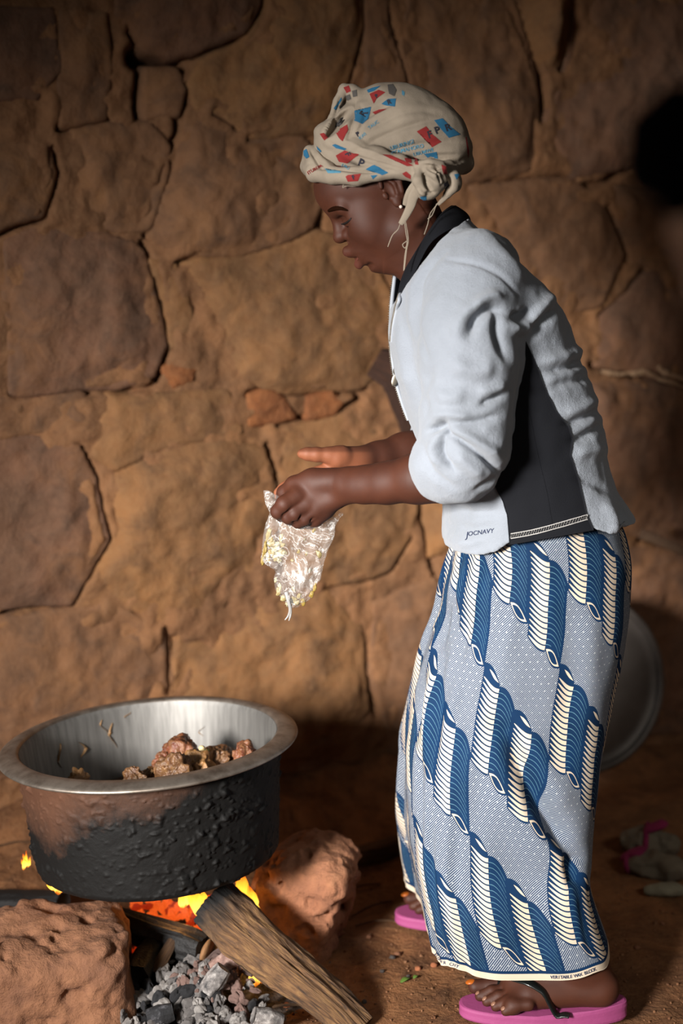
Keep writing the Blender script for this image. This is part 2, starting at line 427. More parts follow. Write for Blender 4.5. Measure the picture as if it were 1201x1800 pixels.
for k in range(9):   # the wall goes on beyond the frame
    for x0 in (-640, -360, 1330, 1640):
        y0 = -60 + k * 160; j = lambda: rng.uniform(-22, 22)
        STONES.append(([(x0 + j(), y0 + j()), (x0 + 130, y0 - 8 + j()), (x0 + 255 + j(), y0 + j()), (x0 + 262, y0 + 80), (x0 + 255 + j(), y0 + 140 + j()), (x0 + 120, y0 + 146), (x0 + j(), y0 + 140 + j())], rng.randrange(3), .02))
def wob(S, Z, amp, f, seed): return amp * fbm(np.stack([S * f, Z * f, 0 * S], -1), 4, seed)
gs = np.arange(-1.5, 3.6, 0.0072); gz = np.arange(-0.05, 2.35, 0.0072)
S, Z = np.meshgrid(gs, gz, indexing='ij'); SZ = np.stack([S.ravel(), Z.ravel()], -1)
WOB = np.stack([wob(S, Z, .007, 9, 3).ravel(), wob(S, Z, .007, 9, 5).ravel()], -1)
SZw = SZ + WOB
H = (wob(S, Z, .016, 2.6, 1) + wob(S, Z, .008, 13, 2) + wob(S, Z, .0055, 34, 8)).ravel()
pxs = scale_at(700, 3.2)
crk = np.zeros(len(SZ))
for L, w in CRACKS:
    L = np.array([wall_sz(*p) for p in L]); lo = L.min(0) - .06; hi = L.max(0) + .06
    m = np.nonzero(np.all((SZw > lo) & (SZw < hi), 1))[0]
    d = line_dist(SZw[m], L); hw = max(w / pxs * 0.5, .0045)
    crk[m] = np.maximum(crk[m], np.exp(-(d / (hw * 1.15)) ** 2) * min(0.15, 0.018 + w * .0060))
spoly = [np.array([wall_sz(*p) for p in S_[0]]) for S_ in STONES]
wall = mesh_obj('wall_back', wall_pt(SZ[:, 0], SZ[:, 1], H - crk), grid_faces(len(gs), len(gz)), M_MORTAR)
tag(wall, kind='structure')
for (pp, mi, pr), poly in zip(STONES, spoly):
    lo = poly.min(0) - .045; hi = poly.max(0) + .045
    a = np.arange(lo[0], hi[0], .008); b = np.arange(max(lo[1], 0), hi[1], .008)
    if len(b) < 3 or len(a) < 3: continue
    s2, z2 = np.meshgrid(a, b, indexing='ij'); q = np.stack([s2.ravel(), z2.ravel()], -1)
    qw = q + np.stack([wob(s2, z2, .007, 9, 3).ravel(), wob(s2, z2, .007, 9, 5).ravel()], -1)
    d = poly_sdf(qw, poly)
    sd = int(abs(poly[0, 0] * 1000)) % 97
    tilt = (q - poly.mean(0)) @ np.array([math.sin(sd * 2.3), math.cos(sd * 1.7)]) * .05
    base = (wob(s2, z2, .016, 2.6, 1)).ravel()
    pr *= .45
    h = base + .002 + pr * sstep(.006, -.075, d) + tilt * sstep(0, -.03, d) + (wob(s2, z2, .007, 11, sd) + wob(s2, z2, .0042, 34, sd + 1)).ravel() * sstep(.0, -.03, d) - .14 * sstep(.004, .03, d)
    keep = d < .034
    na, nb_ = s2.shape; fc = grid_faces(na, nb_); fc = fc[np.all(keep[fc], 1)]
    used = np.unique(fc); re = np.full(len(q), -1); re[used] = np.arange(len(used))
    mesh_obj('stone', wall_pt(q[used, 0], q[used, 1], h[used]), re[fc], M_ORANGE if mi == 3 else M_STONES[mi], wall)

# --- trodden earth floor with a bank of dirt along the wall
fx = np.concatenate([np.linspace(-3, -1.0, 40, endpoint=False), np.arange(-1.0, 1.3, .0085), np.linspace(1.3, 3.2, 40)])
fy = np.concatenate([np.linspace(-1.6, 1.9, 40, endpoint=False), np.arange(1.9, 3.75, .0085), np.linspace(3.76, 5.0, 25)])
X, Y = np.meshgrid(fx, fy, indexing='ij')
def floor_z(X, Y):
    X = np.asarray(X, float); Y = np.asarray(Y, float)
    n = np.stack([X, Y, 0 * X], -1)
    z = .010 * fbm(n * 3.1, 3, 31) + .0045 * fbm(n * 14, 4, 32)
    dist = -((X - WA[0]) * WN[0] + (Y - WA[1]) * WN[1]) * -1.0   # distance in front of wall
    bank = sstep(.42, .02, dist) * .075 * sstep(.75, .2, X) + sstep(.2, 0, dist) * .03
    rough = sstep(.55, .1, dist) * .016 * fbm(n * 9, 4, 33) * sstep(.8, .3, X)
    hearth = -.012 * np.exp(-(((X + .3) / .3) ** 2 + ((Y - 2.35) / .25) ** 2))
    return z + bank + rough + hearth - .006
floor = mesh_obj('floor', np.stack([X, Y, floor_z(X, Y)], -1), grid_faces(len(fx), len(fy)), M_FLOOR)
tag(floor, kind='structure')
def fz(x, y): return float(floor_z(np.array([x]), np.array([y]))[0])
# side walls and roof of the hut, outside the frame
def slab(name, a, b, z0, z1, mat):
    n = 60; m = 30
    t = np.linspace(0, 1, n); z = np.linspace(z0, z1, m); T, Zz = np.meshgrid(t, z, indexing='ij')
    a = np.array(a); b = np.array(b); P = a + T[..., None] * (b - a); nn = np.array([(b - a)[1], -(b - a)[0]]); nn = nn / np.linalg.norm(nn)
    hh = .03 * fbm(np.stack([T * 9, Zz * 4, 0 * T], -1), 4, 51)
    V = np.stack([P[..., 0] + nn[0] * hh, P[..., 1] + nn[1] * hh, Zz], -1)
    return tag(mesh_obj(name, V, grid_faces(n, m), mat), kind='structure')
slab('wall_right', (2.3, 4.1), (2.3, -1.5), -.05, 2.35, M_MORTAR)
# ================================================================== HEARTH: pot, stones, fire
M_ALU = NT('worn_aluminium')
_n = M_ALU.noise(7, 4, .6); _st = M_ALU.new('ShaderNodeMapping'); _st.inputs['Scale'].default_value = (60, 60, 3)
M_ALU.link(M_ALU.coord(), _st.inputs[0]); _s = M_ALU.noise(1.6, 3, .6, vec=_st.outputs[0])
M_ALU.base(M_ALU.ramp(_s, [(.3, lin('#6f6d6a')), (.7, lin('#8a8884'))]))
M_ALU.set(Metallic=.85, Roughness=M_ALU.math('MULTIPLY_ADD', _n, .2, .5)); M_ALU.bump(_s, .05, .002); M_ALU = M_ALU.m
M_RIM = NT('rim_aluminium'); _n = M_RIM.noise(30, 4, .6)
M_RIM.base(M_RIM.ramp(_n, [(.3, lin('#6a5f55')), (.6, lin('#958b80'))])); M_RIM.set(Metallic=.85, Roughness=.42); M_RIM = M_RIM.m
_t = NT('sooty_pot_wall')
_c = _t.coord(); _sep = _t.new('ShaderNodeSeparateXYZ'); _t.link(_c, _sep.inputs[0])
_n1 = _t.noise(5, 5, .6); _n2 = _t.noise(45, 5, .7)
# black soot low and right; brown upper left is painted-in reflected light
_m = _t.math('ADD', _t.math('MULTIPLY', _sep.outputs[2], 6.5), _t.math('MULTIPLY', _sep.outputs[0], -2.9))
_m = _t.math('ADD', _m, _t.math('MULTIPLY_ADD', _n1, 1.3, -1.62)); _m = _t.math('ADD', _m, _t.math('MULTIPLY_ADD', _n2, .5, -.25))
_col = _t.mix(_t.ramp(_m, [(.0, (0, 0, 0)), (.62, (1, 1, 1))]), lin('#070605'), lin('#563a2b'))
_t.base(_col); _t.set(Roughness=.72, Metallic=_t.math('MULTIPLY', _t.ramp(_m, [(.1, (0, 0, 0)), (.7, (.55, .55, .55))]), 1.0))
_t.b.inputs['Specular IOR Level'].default_value = .25; _t.bump(_n2, .35, .004); M_SOOT = _t.m
M_STEW = earth_mat('stew', ['#3a2416', '#5a3820', '#6b4426', '#3b2617', '#7d5a34'], 20, .6, 120, .45)
def meat_mat(name, a, b, c):
    t = NT(name); n = t.noise(28, 5, .65, dist=1.0); n2 = t.noise(90, 4, .7)
    t.base(t.mix(t.ramp(n2, [(.4, (0, 0, 0)), (.75, (.6, .6, .6))]), t.ramp(n, [(.3, lin(a)), (.5, lin(b)), (.68, lin(c))]), lin('#8a6a44')))
    t.set(Roughness=.42); t.bump(t.math('ADD', n, n2), .7, .006); return t.m
M_MEAT = [meat_mat('stewed_meat', '#2f1c12', '#573823', '#74502f'), meat_mat('stewed_meat_red', '#3c1a10', '#643422', '#7d5238'), meat_mat('stewed_meat_pale', '#5a3d22', '#8a6238', '#a57f50')]
M_FAT = simple('white_fat', '#b3a47c', .5, (60, .4, .003))
M_HERB = simple('green_herb', '#24481f', .6)

PC = at(262, 1294, 2.42)                       # rim centre
PH = 0.221                                     # pot depth
pot = empty('cooking_pot'); tilt = Matrix.Rotation(math.radians(3.4), 4, 'Y') @ Matrix.Rotation(math.radians(-1.0), 4, 'X')
pot.rotation_euler = (0, 0, 0)
tag(pot, 'wide soot-blackened aluminium cooking pot steaming over the fire on two stones', 'pot')
TILT = Matrix.Rotation(math.radians(-3.6), 4, 'Y') @ Matrix.Rotation(math.radians(-1.2), 4, 'X')
T3 = np.array(TILT.to_3x3())
pot.location = tuple(PC - T3 @ np.array([0, 0, PH])); pot.rotation_euler = TILT.to_euler()
PLOC = np.array(pot.location)
def potw(p): return PLOC + T3 @ np.asarray(p, float)
# outer wall with soot crust lumps: real relief
na, nz = 560, 120
A, ZZ = np.meshgrid(np.linspace(0, 2 * np.pi, na, endpoint=False), np.linspace(0, 1, nz), indexing='ij')
def outer_r(t): return .216 + .016 * t
R0 = np.where(ZZ < .07, outer_r(ZZ) - .02 * (1 - np.sqrt(np.clip(1 - (1 - ZZ / .07) ** 2, 0, 1))), outer_r(ZZ))
q = np.stack([np.cos(A) * .224, np.sin(A) * .224, ZZ * PH], -1)
lump = np.clip(fbm(q * 70, 2, 61) - .35, 0, 1) * .010 + np.clip(fbm(q * 150, 2, 62) - .4, 0, 1) * .005 + .0012 * fbm(q * 30, 3, 63)
lump *= sstep(1.0, .82, ZZ) * (.45 + .55 * sstep(-.3, .5, fbm(q * 9, 3, 64)))
R0 = R0 + lump
V = np.stack([R0 * np.cos(A), R0 * np.sin(A), ZZ * (PH - .004)], -1)
body = mesh_obj('pot_wall', V, grid_faces(na, nz, wrap_u=True), M_SOOT, pot); body['label'] = 'soot-crusted outer wall, black below with reflected light painted brown above'
v, f = lathe([(0, .0), (.1, -.001), (.196, .0), (.199, .003)], 96); mesh_obj('pot_base', v, f, M_SOOT, pot)
v, f = lathe([(0, .006), (.15, .006), (.19, .009), (.205, .02), (.212, .05), (.218, .13), (.224, PH - .012), (.227, PH - .003)], 160)
mesh_obj('pot_interior', v, f[:, ::-1], M_ALU, pot)
v, f = lathe([(.2265, PH - .006), (.2285, PH - .001), (.233, PH + .002), (.246, PH + .001), (.259, PH - .004), (.2635, PH - .007), (.2645, PH - .010), (.262, PH - .012), (.25, PH - .009), (.236, PH - .005), (.230, PH - .010)], 160)
mesh_obj('rim', v, f[:, ::-1], M_RIM, pot)['label'] = 'bare metal flared rim'
# drips of broth dried on the inner wall
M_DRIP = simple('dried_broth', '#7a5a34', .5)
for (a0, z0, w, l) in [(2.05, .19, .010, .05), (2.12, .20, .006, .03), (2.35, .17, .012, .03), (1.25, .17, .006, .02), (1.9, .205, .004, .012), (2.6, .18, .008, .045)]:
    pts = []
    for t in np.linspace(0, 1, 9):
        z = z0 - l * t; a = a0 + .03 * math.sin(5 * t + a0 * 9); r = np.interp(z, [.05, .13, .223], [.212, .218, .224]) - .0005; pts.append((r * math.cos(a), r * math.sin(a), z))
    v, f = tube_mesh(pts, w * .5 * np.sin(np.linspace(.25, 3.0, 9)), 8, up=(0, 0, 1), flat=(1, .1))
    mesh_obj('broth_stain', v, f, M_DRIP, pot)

# --- stew and meat
def blob(name, c, r, seed, mat, sub=3, amp=.22, freq=1.6, rot=None, parent=None, smooth=True):
    V, Fc = icosphere(sub); n = fbm(V * freq + seed * 3.7, 4, seed); V = V * (1 + amp * n)[:, None]
    V = V * np.asarray(r)
    if rot is not None: V = V @ rot.T
    o = mesh_obj(name, V, Fc, mat, parent, smooth); o.location = tuple(float(x) for x in c); return o
a = np.linspace(0, 2 * np.pi, 90, endpoint=False); rr = np.linspace(0, 1, 34)
A, RR = np.meshgrid(a, rr, indexing='ij'); x = RR * .206 * np.cos(A); y = RR * .206 * np.sin(A)
z = .085 + .060 * np.exp(-(((x - .06) / .12) ** 2 + (y / .14) ** 2)) + .012 * fbm(np.stack([x * 30, y * 30, 0 * x], -1), 4, 71)
st = mesh_obj('stew', np.array([potw(p) for p in np.stack([x, y, z], -1).reshape(-1, 3)]), grid_faces(90, 34, wrap_u=True), M_STEW)
tag(st, 'thick brown meat stew filling the bottom of the cooking pot', 'stew', kind='stuff')
MEATS = [  # px, py, r (px), material, label
 (318, 1332, (30, 30, 30), 1, 'largest reddish chunk of stewed meat at the top of the pile'), (347, 1352, (26, 24, 22), 2, 'pale gristly meat chunk right below the largest chunk'), (305, 1360, (30, 24, 20), 0, 'brown meat chunk in front of the largest reddish one'),
 (375, 1338, (24, 20, 17), 0, 'dark brown meat chunk right of the white fat lump'), (403, 1342, (20, 20, 14), 0, 'flat brown meat piece between dark chunk and far right piece'), (433, 1328, (17, 18, 17), 1, 'small ruddy meat piece farthest right in the pot'), (424, 1340, (12, 18, 12), 2, 'little tan meat piece beside the far right ruddy one'),
 (268, 1364, (22, 18, 14), 2, 'tan meat scrap left of the brown front chunk'), (238, 1366, (18, 16, 10), 0, 'small meat scrap at the left end of the pile'), (355, 1372, (24, 22, 14), 2, 'tan meat piece low against the front rim'), (140, 1372, (16, 16, 7), 2, 'lone meat scrap at the far left of the stew'), (290, 1340, (16, 16, 16), 1, 'red-brown meat bit on the left shoulder of the largest chunk')]
for i, (px, py, r, mi, lab) in enumerate(MEATS):
    Ym = 2.42 + .03 * math.sin(i * 2.1) + (.03 if py < 1345 else -.03)
    o = blob('meat_chunk', at(px, py, Ym), np.array(r) * 1.22 / scale_at(py, Ym), 80 + i, M_MEAT[mi], 4, .38, 1.7, rotm(i, i * 2.3, i * 1.1))
    tag(o, lab, 'meat', 'meat chunks in the pot')
for i, (px, py, Ym, r, lab) in enumerate([(355, 1315, 2.42, (6, 5, 5), 'white cube of fat on top of the meat pile'), (432, 1337, 2.41, (5, 4, 5), 'pale onion bit on the far right meat'), (218, 1374, 2.33, (5, 4, 4), 'pale onion bit at the left end of the meat pile'), (259, 1376, 2.33, (5, 4, 3), 'pale onion bit beside the front rim')]):
    o = blob('onion_bit', at(px, py, Ym), np.array(r) / scale_at(py, Ym), 120 + i, M_FAT, 2, .12); tag(o, lab, 'onion')
for i, (px, py) in enumerate([(213, 1338), (234, 1351), (364, 1319), (296, 1352)]):
    Ym = 2.42 + [.205, .195, -.0, -.03][i]
    o = blob('herb_scrap', at(px, py, Ym), np.array((4, 3, 2.4)) / scale_at(py, Ym), 130 + i, M_HERB, 2, .3)
    tag(o, ['green herb scrap stuck high on the inner pot wall', 'green herb scrap stuck low on the inner pot wall', 'green herb scrap beside the white fat cube', 'green herb scrap on the brown front chunk'][i], 'herb')

# --- hearth stones: rounded-block fields with broken faces
def rock(name, c, half, rnd, rot, seed, mat, h=.006, cuts=(), amp=.012):
    c = np.asarray(c, float); half = np.asarray(half, float)
    fd = Field()
    def f(P):
        q = (P - c) @ rot; d = np.abs(q) - half + rnd
        d0 = np.linalg.norm(np.maximum(d, 0), axis=1) + np.minimum(d.max(1), 0) - rnd
        for n_, o_ in cuts:
            n_ = np.asarray(n_, float) / np.linalg.norm(n_); dd = q @ n_ - o_
            k = .02; hh = np.maximum(k - np.abs(d0 - dd), 0) / k; d0 = np.maximum(d0, dd) + hh * hh * k * .25
        n1 = fbm(P * 14 + seed, 3, seed); n2 = fbm(P * 60, 3, seed + 1); n3 = fbm(P * 34 + 5, 2, seed + 2)
        return (d0 - amp * n1 - amp * .28 * n2 + amp * .9 * np.clip(n3 - .3, 0, 1) * 2) * .8
    fd.fn(f); R = np.linalg.norm(half) + .03
    V, Q = polygonise(fd, c - R, c + R, h)
    return mesh_obj(name, V, Q, mat)
def clay_mat(name, a, b, c):
    t = NT(name); n = t.noise(9, 5, .6); n2 = t.noise(70, 5, .7); v = t.voronoi(38)
    col = t.ramp(n, [(.3, lin(a)), (.5, lin(b)), (.7, lin(c))]); col = t.mix(t.ramp(n2, [(.3, (.5, .5, .5)), (.5, (0, 0, 0))]), col, lin('#5a3826'))
    t.base(col); t.set(Roughness=.9); t.bump(t.math('ADD', t.math('MULTIPLY', v, .6), n2), .75, .008); return t.m
M_CLAY = clay_mat('hearth_clay', '#644330', '#7a5238', '#875d41'); M_CLAY2 = clay_mat('hearth_clay_red', '#744b36', '#8b5c40', '#986a4b')
g0 = ground(110, 1790); s1 = rock('hearth_stone', at(88, 1712, 2.30), (.138, .11, .094), .045, rotm(.05, -.05, .18), 201, M_CLAY, .006, [((.6, -.5, .9), .165), ((-.7, -.3, .8), .165)])
centre_origin(s1); tag(s1, 'large square brown clay hearth stone under the pot, left of the fire', 'stone')
s2 = rock('hearth_stone', at(528, 1588, 2.53), (.088, .082, .122), .03, rotm(.0, .30, -.30), 211, M_CLAY2, .0042, [((-.75, -.1, .75), .105), ((.9, 0, .3), .10)], .014)
centre_origin(s2); tag(s2, 'slanting reddish clay hearth stone right of the pot, beside the big log', 'stone')

# --- firewood
def wood_mat(name, a, b, c, axis_scale=(4, 60, 60)):
    t = NT(name); mp = t.new('ShaderNodeMapping'); mp.inputs['Scale'].default_value = axis_scale; t.link(t.coord('UV'), mp.inputs[0])
    n = t.noise(1, 5, .6, vec=mp.outputs[0], dist=.4); n2 = t.noise(14, 4, .6)
    col = t.ramp(n, [(.28, lin(a)), (.5, lin(b)), (.72, lin(c))]); col = t.mix(t.ramp(n2, [(.5, (0, 0, 0)), (.8, (.5, .5, .5))]), col, lin(a))
    
    if name == 'split_wood':     # the end lying in the fire is charred
        sx = t.new('ShaderNodeSeparateXYZ'); t.link(t.coord('UV'), sx.inputs[0])
        col = t.mix(t.ramp(t.math('ADD', sx.outputs[0], t.math('MULTIPLY_ADD', n2, .5, -.25)), [(.06, (1, 1, 1)), (.30, (0, 0, 0))]), col, lin('#0c0908'))
    t.base(col); t.set(Roughness=.82); t.bump(n, 1.0, .008); return t.m
M_WOOD = wood_mat('split_wood', '#2c1d12', '#66482c', '#8a683e', (7, 26, 1)); M_BARK = wood_mat('weathered_wood', '#2c1c12', '#54391f', '#6f4f30', (6, 26, 1))
M_CHAR = NT('charred_wood'); _n = M_CHAR.noise(60, 5, .7); M_CHAR.base(M_CHAR.ramp(_n, [(.35, lin('#050404')), (.8, lin('#161413'))])); M_CHAR.set(Roughness=.65); M_CHAR.bump(_n, .8, .006); M_CHAR = M_CHAR.m
def log_mesh(P, W, H_, seed, n=110, seg=56, amp=.13, up=(0, 0, 1), corner=.75):
    """split log: rounded-rectangular section, grain furrows running along it"""
    P = spline(P, n); W = np.interp(np.linspace(0, 1, n), np.linspace(0, 1, len(W)), W); H_ = np.interp(np.linspace(0, 1, n), np.linspace(0, 1, len(H_)), H_)
    T = np.gradient(P, axis=0); T /= np.linalg.norm(T, axis=1)[:, None]; a = np.linspace(0, 2 * np.pi, seg, endpoint=False)
    ca, sa = np.cos(a), np.sin(a); e = corner; cx = np.sign(ca) * np.abs(ca) ** e; sy = np.sign(sa) * np.abs(sa) ** e
    up = np.asarray(up, float); V = np.zeros((n, seg, 3)); uv = np.zeros((n, seg, 2)); L = np.concatenate([[0], np.cumsum(np.linalg.norm(np.diff(P, axis=0), axis=1))])
    for k in range(n):
        s = np.cross(T[k], up); s /= np.linalg.norm(s); w = np.cross(s, T[k])
        g = fbm(np.stack([ca * 3.2, sa * 3.2, np.full(seg, L[k] * 7)], -1), 4, seed); g2 = fbm(np.stack([ca * 9, sa * 9, np.full(seg, L[k] * 11)], -1), 3, seed + 3)
        r = 1 + amp * g + amp * .55 * g2
        V[k] = P[k] + (r * cx * W[k] / 2)[:, None] * s + (r * sy * H_[k] / 2)[:, None] * w
        uv[k, :, 0] = L[k] * 4; uv[k, :, 1] = np.abs(a - np.pi) / np.pi
    e0 = V[0].mean(0); e1 = V[-1].mean(0); VV = np.concatenate([V.reshape(-1, 3), e0[None], e1[None]]); UV = np.concatenate([uv.reshape(-1, 2), [[0, .2]], [[.3, .7]]])
    Fc = [tuple(q) for q in grid_faces(n, seg, wrap_v=True)]; b = n * seg
    Fc += [(b, (i + 1) % seg, i) for i in range(seg)] + [(b + 1, (n - 1) * seg + i, (n - 1) * seg + (i + 1) % seg) for i in range(seg)]
    return VV, Fc, UV
P = [at(372, 1585, 2.37), at(412, 1622, 2.345), at(470, 1668, 2.31), at(535, 1722, 2.27), at(590, 1768, 2.24), at(635, 1812, 2.215)]
v, f, uv = log_mesh(P, [.080, .088, .082, .070, .062, .056], [.075, .08, .07, .06, .055, .05], 301, 150, 80, .20)
lg = mesh_obj('firewood_log', v, f, M_WOOD, uv=uv); tag(lg, 'thick split brown log slanting out of the fire towards the viewer', 'firewood')
v, f, uv = log_mesh([at(205, 1622, 2.45), at(270, 1643, 2.42), at(325, 1660, 2.38), at(358, 1670, 2.36)], [.05, .056, .058, .05], [.05, .056, .058, .046], 311)
l2 = mesh_obj('burning_log', v, f, M_CHAR, uv=uv); tag(l2, 'charred black log lying across the embers with a pale sawn end', 'firewood')
V, Fc = icosphere(2); e = at(364, 1671, 2.352); o = mesh_obj('sawn_end', V * np.array([.008, .024, .022]) @ rotm(0, .25, -.35).T * (1 + .06 * vnoise(V * 3, 5))[:, None] + e, Fc, simple('sawn_wood', '#7d5836', .8, (60, .6, .004)), l2); o['label'] = 'pale brown sawn end'
v, f, uv = log_mesh([at(240, 1720, 2.31), at(258, 1690, 2.36), at(290, 1650, 2.42)], [.045, .05, .04], [.05, .055, .045], 321, 50, 30)
tag(mesh_obj('charred_stick', v, f, M_CHAR, uv=uv), 'short charred stick leaning beside the left hearth stone', 'firewood')
v, f, uv = log_mesh([at(268, 1708, 2.33), at(285, 1686, 2.345), at(305, 1652, 2.37)], [.022, .026, .02], [.012, .014, .012], 325, 50, 26)
tag(mesh_obj('bark_strip', v, f, M_BARK, uv=uv), 'curled brown strip of bark leaning on the charred stick', 'bark')
v, f, uv = log_mesh([at(-60, 1592, 2.62), at(20, 1590, 2.60), at(112, 1588, 2.56)], [.06, .055, .045], [.055, .05, .04], 331, 60, 30)
tag(mesh_obj('charred_branch', v, f, M_CHAR, uv=uv), 'charred branch behind the left hearth stone at the picture edge', 'firewood')
v, f, uv = log_mesh([at(560, 1540, 2.86), at(640, 1512, 2.90), at(720, 1492, 2.95), at(800, 1478, 3.0)], [.055, .06, .055, .05], [.06, .062, .06, .05], 341, 70, 34)
tag(mesh_obj('dark_log', v, f, M_BARK, uv=uv), 'dark weathered log on the floor behind the reddish hearth stone', 'firewood')
def stick(pts, r0, r1, lab, mat, seed):
    v, f, uv = log_mesh(pts, [r0 * 2, r1 * 2], [r0 * 2, r1 * 2], seed, 30, 12, .12); tag(mesh_obj('twig', v, f, mat, uv=uv), lab, 'twig')
M_TWIG = wood_mat('dry_twig', '#4a3422', '#7d5b3b', '#a07b52')
M_ASHTWIG = wood_mat('ashy_twig', '#5f4a42', '#8a7068', '#a58a80')
stick([at(345, 1708, 2.32), at(372, 1684, 2.345), at(398, 1664, 2.36)], .008, .006, 'reddish ashy twig angled upright in the ember bed', M_ASHTWIG, 351)
stick([at(376, 1680, 2.345), at(410, 1696, 2.325), at(445, 1712, 2.31)], .006, .006, 'ashy twig lying across the coals towards the lower flame', M_ASHTWIG, 352)
stick([ground(478, 1770, .006), ground(510, 1766, .006), ground(545, 1768, .006)], .0025, .002, 'thin pale straw on the ground by the big log', M_TWIG, 353)
for i, (a_, b_, lab) in enumerate([((618, 1600), (690, 1582), 'thin straw on the floor right of the reddish stone'), ((625, 1620), (700, 1612), 'thin straw on the floor just below the dark log'), ((600, 1562), (668, 1548), 'straw lying against the dark log'), ((0, 1540), (66, 1536), 'straw on the floor at the left picture edge')]):
    p, q = ground(*a_), ground(*b_); p[2] = fz(p[0], p[1]) + .003; q[2] = fz(q[0], q[1]) + .003
    m = (p + q) / 2; m[2] += .006
    stick([p, m, q], .002, .0018, lab, M_TWIG, 360 + i)

# --- coals, ash, embers
def coal_mat(name, a, b, c, em=None):
    t = NT(name); n = t.noise(55, 4, .7); t.base(t.ramp(n, [(.3, lin(a)), (.52, lin(b)), (.72, lin(c))])); t.set(Roughness=.85); t.bump(n, .7, .004)
    if em:
        n2 = t.noise(75, 3, .6); t.link(t.ramp(n2, [(.40, (0, 0, 0)), (.54, lin(em[0])), (.70, lin(em[1]))]), t.b.inputs['Emission Color']); t.set(Emission_Strength=em[2])
    return t.m
M_COALS = [coal_mat('pale_ash_coal', '#5a5552', '#a39d98', '#d0cbc6'), coal_mat('grey_ash_coal', '#2b2a2b', '#77726f', '#b5b0ab'), coal_mat('black_coal', '#0c0c0d', '#1d1d20', '#5d5c60'), coal_mat('pink_ash_coal', '#4f3a34', '#85685e', '#ad958a')]
M_EMBER = coal_mat('glowing_ember', '#5a1c08', '#8a3010', '#b04a18', ('#c23406', '#ffa040', 1.7)); M_EMBER2 = coal_mat('dull_ember', '#2a0e08', '#5a1a0c', '#7c2a14', ('#a51e05', '#e8480f', 1.0))
shapes = []
for k in range(7):
    V, Fc = icosphere(2); V = V * (1 + .45 * fbm(V * 1.3 + k * 9, 3, 400 + k))[:, None] * np.array([1, .75 + .04 * k, .62]); me = bpy.data.meshes.new('charcoal_lump'); me.from_pydata([tuple(x) for x in V], [], [tuple(int(i) for i in t) for t in Fc]); shapes.append(me)
def lump(name, p, s, mat, lab, cat, grp):
    key = (rng.randrange(7), mat.name)
    me = lump.cache.get(key)
    if me is None:
        me = shapes[key[0]].copy(); me.name = name; me.materials.append(mat); lump.cache[key] = me
    o = bpy.data.objects.new(name, me); COL.objects.link(o); o.location = tuple(float(x) for x in p); o.scale = (s, s * rng.uniform(.7, 1), s * rng.uniform(.7, 1))
    o.rotation_euler = (rng.uniform(0, 6), rng.uniform(0, 6), rng.uniform(0, 6)); return tag(o, lab, cat, grp)
lump.cache = {}
def pile(px, py):   # ash heap height above the floor
    return .045 * math.exp(-(((px - 370) / 110) ** 2 + ((py - 1690) / 70) ** 2)) + .008
GREY_LAB = {0: 'whitish ash-covered charcoal lump in the ash heap', 1: 'grey ash-covered charcoal lump in the ash heap', 2: 'black charcoal lump in the ash heap', 3: 'pinkish ash-covered charcoal lump near the flames'}
def coal_label(mi, s, px, py):
    col = ['whitish', 'grey', 'black', 'pinkish'][mi]; size = 'tiny' if s < .0085 else 'mid-sized' if s < .0125 else 'big'
    zone = 'beside the left hearth stone' if px < 290 else 'under the big log' if px > 400 else 'centre'
    row = 'at the front of' if py > 1765 else 'at the back of' if py < 1705 else 'halfway up'
    return f'{size} {col} charcoal lump {row} the ash heap, {zone}'.replace('of the heap', 'there')
cnt = 0
while cnt < 240:
    px = rng.gauss(345, 85); py = rng.uniform(1665, 1815)
    lo = 215 if py > 1760 else 238
    hi = 440 + (py - 1660) * .25
    if px < lo or px > hi: continue
    if px > 410 + max(0, (py - 1690)) * .55 + 30: continue
    z = pile(px, py); p = ground(px, py, z)
    warm = math.exp(-(((px - 420) / 60) ** 2 + ((py - 1705) / 35) ** 2))
    mi = 3 if rng.random() < warm else rng.choices([0, 1, 2], [4, 5, 3])[0]
    s = rng.choice([.006, .008, .010, .012, .016]) * (1.15 if py > 1740 else 1)
    lump('charcoal_lump', p, s, M_COALS[mi], coal_label(mi, s, px, py), 'charcoal', 'charcoal lumps in the ash heap'); cnt += 1
for k in range(100):
    px = rng.uniform(222, 372); py = rng.uniform(1580, 1652)
    p = at(px, py, 2.47 + (1650 - py) * .0012)
    dull = rng.random() < .38
    lump('ember', p, rng.choice([.006, .009, .012]), M_EMBER2 if dull else M_EMBER, ('dim red' if dull else 'glowing orange') + ' ember under the pot, ' + ('left part of the glow' if px < 275 else 'middle of the glow' if px < 325 else 'by the end of the big log') + (', upper row' if py < 1615 else ', lower row'), 'ember', 'orange embers under the pot')
for k in range(26):
    px = rng.uniform(226, 278); py = rng.uniform(1640, 1700); p = at(px, py, 2.43)
    lump('dull_ember', p, rng.choice([.008, .012, .016]), M_EMBER2, 'dull red ember between left stone and charred stick', 'ember', 'red embers by the left stone')
for k in range(22):
    px = rng.uniform(300, 470); py = rng.uniform(1655, 1745); p = ground(px, py, pile(px, py) + .004)
    lump('warm_coal', p, rng.choice([.006, .009, .012]), M_COALS[3], 'warm pinkish coal on top of the heap, ' + ('left of the upright grey coal' if px < 378 else 'right of the upright grey coal'), 'charcoal', 'warm coals on the ash heap')
